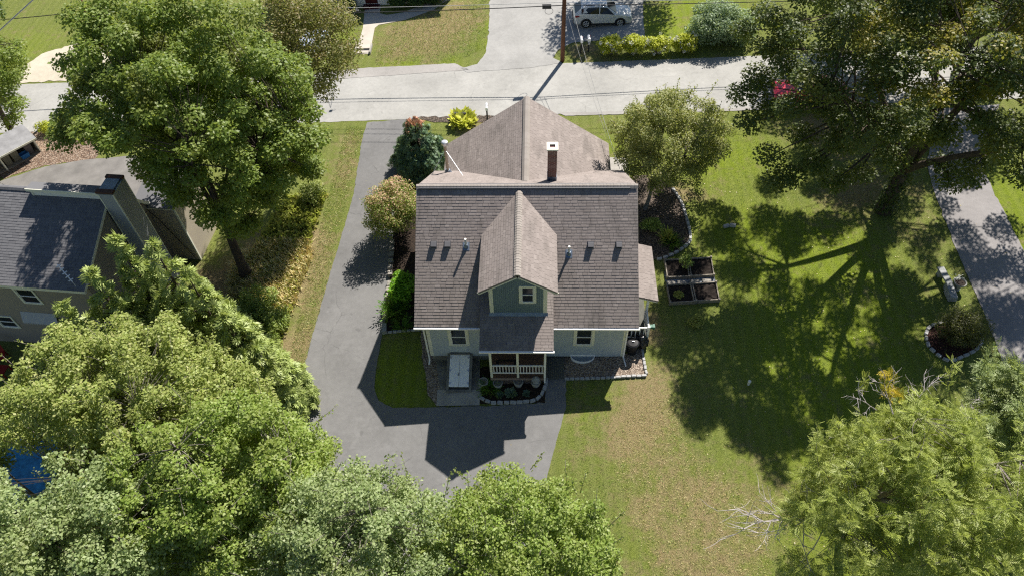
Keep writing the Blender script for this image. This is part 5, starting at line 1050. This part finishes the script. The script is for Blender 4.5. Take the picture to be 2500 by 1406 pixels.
# ---------------------------------------------------------------- edging stones: one block, many copies
def block(seed, w_=.30, d_=.15, h_=.13):
    r = random.Random(seed); bm = bmesh.new(); bmesh.ops.create_cube(bm, size=1)
    for v in bm.verts: v.co = Vector((v.co.x*w_*r.uniform(.92, 1.06), v.co.y*d_*r.uniform(.9, 1.1), (v.co.z+.35)*h_*r.uniform(.9, 1.1)))
    bmesh.ops.bevel(bm, geom=bm.edges[:], offset=.016, segments=2, affect='EDGES'); me = bpy.data.meshes.new('edging_stone'); bm.to_mesh(me); bm.free(); return me
BL = [block(i) for i in range(5)]
for m in BL: m.materials.append(M['granite'])
def edging(px, label, group, step=.335, smooth=1, mats=None, scale=1.0, name='edging_stone', lift=.0, closed=False):
    pts = [np.array(gp(*q)[:2]) for q in px]
    if smooth: pts = chaikin(pts, smooth, closed)
    if closed: pts = pts+[pts[0]]
    d = [0]; r = random.Random(len(px)*7+len(label))
    for a, c in zip(pts, pts[1:]): d.append(d[-1]+float(np.linalg.norm(c-a)))
    k = max(1, int(d[-1]/(step*scale)))
    for i in range(k):
        s_ = d[-1]*(i+.5)/k; j = max(0, min(len(pts)-2, int(np.searchsorted(d, s_))-1)); f = (s_-d[j])/max(1e-6, d[j+1]-d[j]); p = pts[j]*(1-f)+pts[j+1]*f; a = math.atan2(*(pts[j+1]-pts[j])[::-1])
        o = bpy.data.objects.new(name, r.choice(mats or BL)); col.objects.link(o); o.location = (p[0], p[1], gz(p[0])+.03+lift); o.rotation_euler = (r.gauss(0, .03), r.gauss(0, .03), a+r.gauss(0, .05)); o.scale = (scale*r.uniform(.88, 1.03), scale*r.uniform(.9, 1.1), scale*r.uniform(.9, 1.1)); tag(o, label, 'edging stone', group)
edging([(1173, 930), (1170, 985), (1290, 983), (1318, 972), (1332, 945), (1336, 915)], 'grey granite edging stone around the front porch bed', 'edging stones of the porch bed', .30)
edging([(1602, 636), (1622, 632), (1652, 618), (1680, 598), (1687, 585), (1679, 545), (1667, 505), (1655, 480), (1640, 462)], 'pale granite edging stone of the curved bed under the apple tree', 'edging stones of the right bed')
edging([(1378, 926), (1480, 924), (1540, 919), (1578, 918)], 'grey granite edging stone in front of the window gravel', 'edging stones of the gravel strip', .3, 1, scale=.8); edging([(1578, 915), (1570, 870), (1566, 840)], 'pale granite edging stone at the sunny right side of the gravel', 'edging stones of the gravel strip', .3, 0, scale=.8)
edging([(936, 814), (975, 810), (1026, 806)], 'small grey edging stone between the left bed and shaded grass', 'edging stones of the left bed', .3, 0, scale=.8)
edging([(2262, 800), (2258, 825), (2268, 850), (2296, 874), (2318, 884), (2350, 872), (2384, 855), (2396, 835), (2394, 818), (2345, 790), (2300, 786)], 'pale edging stone of the ring around the island bed', 'edging stones of the island bed', .36, 1, closed=True, scale=.95)
edging([(1765, 557), (1780, 552), (1797, 554)], 'grey stone block lying in the shaded right lawn', 'stone blocks in the lawn', .24, 0, scale=1.25, name='stone_block')
FS = [block(20+i, .34, .28, .26) for i in range(5)]
for m in FS: m.materials.append(M['fieldstone'])
edging([(953, 690), (949, 720), (945, 750), (940, 778)], 'rough fieldstone along the driveway side of the left bed', 'fieldstones beside the driveway', .36, 0, FS, name='field_stone'); edging([(958, 590), (955, 640), (953, 680)], 'rough fieldstone along the upper left bed in the shade', 'fieldstones beside the driveway', .45, 0, FS, name='field_stone')
PB = [block(40+i, .26, .26, .30) for i in range(3)]
for m in PB: m.materials.append(M['stone'])
edging([(939, 796), (940, 815)], 'white painted stone at the corner of the left bed', 'white corner stones', .25, 0, PB, name='corner_stone')
# ---------------------------------------------------------------- planters, lantern, mat, bins
def planter(px, py, lb, r_=.24, soil=True):
    q = gp(px, py); t = thing('planter', lb, 'planter', (q[0], q[1], q[2]+.04), group='stone planters in front of the porch', local=True)
    b = MB(); b.lathe((0, 0, 0), [(r_*.72, 0), (r_*.95, .22), (r_, .26), (r_, .34), (r_*.84, .34), (r_*.80, .27)], 24); b.build('pot', M['terracotta'], t); b = MB(); b.lathe((0, 0, 0), [(r_*.79, .24), (r_*.79, .285)], 20); b.build('potting_soil', M['conc_dark'], t); return t
planter(1181, 940, 'stone planter left of the bushy fern'); planter(1216, 943, 'stone planter half hidden right of the bushy fern'); planter(1266, 940, 'stone planter alone in the middle of the front bed'); planter(1308, 940, 'stone planter carrying the pagoda lantern')
q = gp(1308, 940); t = thing('pagoda_lantern', 'small pale stone pagoda lantern standing on the right planter', 'lantern', (q[0], q[1], q[2]+.33), local=True)
b = MB(); b.lathe((0, 0, 0), [(.16, 0), (.18, .04), (.12, .10), (.12, .22)], 20); b.build('lantern_body', M['stone'], t); b = MB(); b.lathe((0, 0, 0), [(.20, .20), (.19, .24), (.08, .34), (.04, .36), (.045, .42), (.01, .46)], 20); b.build('lantern_roof', M['stone'], t)
t = thing('door_mat', 'dark bordered brown mat on the porch boards', 'mat', (-1.0, -.75, .53), local=True); b = MB(); b.box(-.5, .5, -.36, .36, .001, .02); b.build('border', M['mat'], t); b = MB(); b.box(-.38, .38, -.25, .25, .02, .026); b.build('centre', M['rug'], t)
q = gp(1536, 850); t = thing('trash_can', 'round black trash can with lid at the right front corner', 'trash can', (5.22, .22, gz(5.2)+.05), local=True)
b = MB(); b.lathe((0, 0, 0), [(.22, 0), (.27, .70), (.29, .72), (.29, .76)], 24); b.build('can_body', M['black'], t); b = MB(); b.lathe((0, 0, 0), [(.31, .75), (.31, .80), (.24, .85), (.05, .88)], 24); b.build('lid', M['black'], t, smooth=False); b = MB(); b.box(-.05, .05, -.012, .012, .88, .93); b.build('handle', M['galv'], t)
rg = np.random.default_rng(5)
for i, (x, y, rr, lb) in enumerate(((5.72, .62, .36, 'shiny black rubbish bag beside the trash can'), (5.30, 1.0, .33, 'black rubbish bag behind the trash can'))):
    t = thing('rubbish_bag', lb, 'bag', (x, y, gz(x)), group='black bags by the side porch', local=True); bm = bmesh.new(); bmesh.ops.create_icosphere(bm, subdivisions=4, radius=rr)
    for v in bm.verts:
        a = math.atan2(v.co.y, v.co.x); zz = v.co.z/rr; f = 1+.06*math.sin(a*7+zz*4)+.05*math.sin(a*13-zz*9)+rg.normal(0, .012); v.co.x *= f; v.co.y *= f; v.co.z = (v.co.z*1.05+rr*.9)*(1 if zz < .7 else 1+.25*(zz-.7)*3)
    me = bpy.data.meshes.new('bag'); bm.to_mesh(me); bm.free(); o = link_me('bag', me, M['bag'], t)
    b = MB(); b.lathe((0, 0, rr*1.95), [(.05, 0), (.03, .07), (.09, .16)], 10); b.build('tied_neck', M['bag'], t)
t = thing('snow_shovel', 'red and white shovel leaning on the right house corner', 'shovel', (4.98, .95, gz(5)+.02), local=True); b = MB(); b.tube([(0, 0, .2), (-.02, .25, 1.35)], .018, 8); b.build('shaft', M['bedwood'], t); b = MB(); b.box(-.16, .16, -.05, -.01, .0, .34); b.build('blade', M['carred'], t); b = MB(); b.box(-.07, .07, .22, .28, 1.33, 1.40); b.build('grip', M['white'], t)
# ---------------------------------------------------------------- raised beds, bench, marker
C4 = [gp(*p) for p in ((1621, 640), (1678, 638), (1735, 635), (1628, 683), (1684, 680), (1742, 676))]
def raised(p00, p10, p01, p11, lb, m):   # corners far-left, far-right, near-left, near-right
    c = (p00+p10+p01+p11)/4; t = thing('raised_bed', lb, 'raised bed', (c[0], c[1], gz(c[0])), group='timber raised beds')
    for a, b2 in ((p00, p10), (p10, p11), (p11, p01), (p01, p00)):
        mb = MB(); mb.bar((a[0], a[1], gz(a[0])+.12), (b2[0], b2[1], gz(b2[0])+.12), .05, .26); mb.build('board', M['bedwood'], t)
    for a in (p00, p10, p01, p11): mb = MB(); mb.box(a[0]-.05, a[0]+.05, a[1]-.05, a[1]+.05, gz(a[0])-.02, gz(a[0])+.30); mb.build('corner_post', M['bedwood'], t)
    n = 14; V = []; rr = np.random.default_rng(int(abs(c[0])*100)); 
    for j in range(n+1):
        for i in range(n+1):
            u, v = i/n, j/n; p = (p00*(1-u)+p10*u)*(1-v)+(p01*(1-u)+p11*u)*v; V.append((p[0], p[1], gz(p[0])+.16+rr.normal(0, .022)))
    mb = MB(); mb.add(V, [(j*(n+1)+i, j*(n+1)+i+1, (j+1)*(n+1)+i+1, (j+1)*(n+1)+i) for j in range(n) for i in range(n)]); mb.build('soil', M['soil'], t, smooth=True)
for c4, lb in (((1622, 641, 1675, 639, 1628, 683, 1681, 681), 'far left raised bed with a tall leafy plant'), ((1680, 638, 1734, 635, 1686, 680, 1741, 677), 'far right raised bed with bare soil'), ((1627, 702, 1684, 699, 1635, 744, 1693, 741), 'near left raised bed with a small yellow plant'), ((1689, 699, 1746, 695, 1698, 740, 1754, 737), 'near right raised bed with empty dark soil')):
    P4 = [gp(c4[i], c4[i+1]) for i in range(0, 8, 2)]; raised(P4[0], P4[1], P4[2], P4[3], lb, 'bedwood')
for i, (px, py) in enumerate(((1638, 694), (1664, 692), (1697, 690), (1725, 687))):
    q = gp(px, py); o = bpy.data.objects.new('stepping_stone', FS[i]); col.objects.link(o); o.location = (q[0], q[1], q[2]+.03); o.scale = (1.35, 1.0, .3); tag(o, 'flat grey stepping stone in the gravel between the raised beds', 'stepping stone', 'stepping stones between the raised beds')
t = thing('stone_bench', 'curved pale stone bench slab in the shade near the right driveway', 'bench', gp(2300, 692), local=True); q = gp(2300, 692)
b = MB(); arc = [Vector(gp(px, py))-Vector(q) for px, py in ((2288, 664), (2298, 682), (2309, 700), (2314, 718))]
for a, c2 in zip(arc, arc[1:]): b.bar(a+Vector((0, 0, .38)), c2+Vector((0, 0, .38)), .34, .10)
b.build('bench_top', M['stone'], t, bevel=.02)
for a in (arc[0].lerp(arc[1], .5), arc[2].lerp(arc[3], .3)): b = MB(); b.box(a.x-.13, a.x+.13, a.y-.13, a.y+.13, 0, .33); b.build('bench_leg', M['stone'], t)
q = gp(2318, 722); t = thing('stone_pedestal', 'broken pale stone pedestal in front of the curved bench', 'pedestal', q, local=True); b = MB(); b.add([(-.22, -.38, 0), (.22, -.38, 0), (.22, .30, 0), (-.22, .30, 0), (-.17, -.34, .34), (.17, -.36, .34), (.20, .24, .36), (-.16, .26, .38)], [(0, 3, 2, 1), (4, 5, 6, 7), (0, 1, 5, 4), (1, 2, 6, 5), (2, 3, 7, 6), (3, 0, 4, 7)]); b.build('pedestal_block', M['stone'], t, bevel=.04)
q = gp(2334, 704); t = thing('garden_urn', 'stone urn with dark soil and a few white flowers beside the bench', 'urn', q, local=True); b = MB(); b.lathe((0, 0, 0), [(.20, 0), (.14, .10), (.26, .42), (.32, .50), (.30, .54), (.26, .50), (.25, .44)], 22); b.build('urn_body', M['terracotta'], t); b = MB(); b.lathe((0, 0, 0), [(.25, .42), (.24, .47)], 20); b.build('urn_soil', M['soil'], t)
rg = np.random.default_rng(77); n = 40; P_ = np.stack([rg.normal(-.08, .10, n), rg.normal(.16, .08, n), rg.uniform(.5, .8, n)], 1); scatter('urn_flowers', LEAF, P_, rg.normal(size=(n, 3)), .09, L['petal'], rg, None, t)
q = gp(1827, 938); t = thing('pipe_stub', 'small white pipe cap in the lawn near the shade edge', 'pipe cap', q, local=True); b = MB(); b.lathe((0, 0, 0), [(.06, 0), (.06, .22), (.075, .22), (.075, .30), (.05, .33)], 14); b.build('pipe', M['pvc'], t)
q = gp(716, 1068); t = thing('broken_branch', 'small broken branch lying at the driveway left edge', 'branch', q, local=True); b = MB(); b.tube([(-.3, -.35, .03), (0, 0, .10), (.12, .25, .22)], [.012, .022, .016], 6); b.tube([(0, 0, .10), (-.16, .22, .25)], [.018, .008], 5); b.tube([(.05, .1, .15), (.28, .16, .2)], [.014, .008], 5); b.build('stick', M['twig'], t)
# dead twigs and golden leaves of the locust
lt = bpy.data.objects['locust_tree']; rg = np.random.default_rng(909)
def dead(mb, p, d, ln, r_, lv):
    p = np.array(p); d = unit(np.array(d, float)); pts = [p]
    for i in range(4): d = unit(d+rg.normal(0, .16, 3)); pts.append(pts[-1]+d*ln/4)
    mb.tube(pts, [r_*(1-.18*i) for i in range(5)], 5)
    if lv > 0:
        for i in (1, 2, 3, 4):
            for _ in range(rg.integers(1, 3)): dead(mb, pts[i], unit(d+rg.normal(0, .62, 3)), ln*rg.uniform(.42, .68), r_*.55, lv-1)
for (pa, za, pb, zb_), r_, ln in ((((2060, 1310), 4.6, (1960, 1265), 4.9), .055, 2.9), (((2000, 1255), 4.8, (1900, 1235), 5.0), .04, 1.9), (((2080, 1270), 5.2, (2050, 1140), 6.2), .04, 1.5), (((2180, 1010), 8.0, (2160, 950), 8.5), .035, 1.1), (((2230, 1000), 8.0, (2240, 940), 8.6), .035, 1.0), (((2140, 1000), 7.6, (2080, 960), 7.9), .03, 1.0), (((2350, 1030), 7.6, (2370, 1000), 8.0), .025, .8)):
    a, c2 = az(*pa, za), az(*pb, zb_); mb = MB(); dead(mb, a, c2-a, ln, r_*.8, 2); mb.build('dead_branch', M['twig'], lt)
n = 150; cs = np.array([az(2168, 915, 8.7), az(2175, 955, 8.4), az(2190, 962, 8.3), az(2020, 1250, 5.3), az(2030, 1170, 6.0), az(2060, 1180, 6.2), az(2008, 1268, 5.2)]); k = rg.integers(0, len(cs), n)
scatter('golden_leaves', PINN, cs[k]+rg.normal(0, .10, (n, 3)), rg.normal(size=(n, 3))+np.array([0, -.4, .8]), rg.uniform(.22, .40, n), L['yellow'], rg, rg.normal(size=(n, 3)), lt)
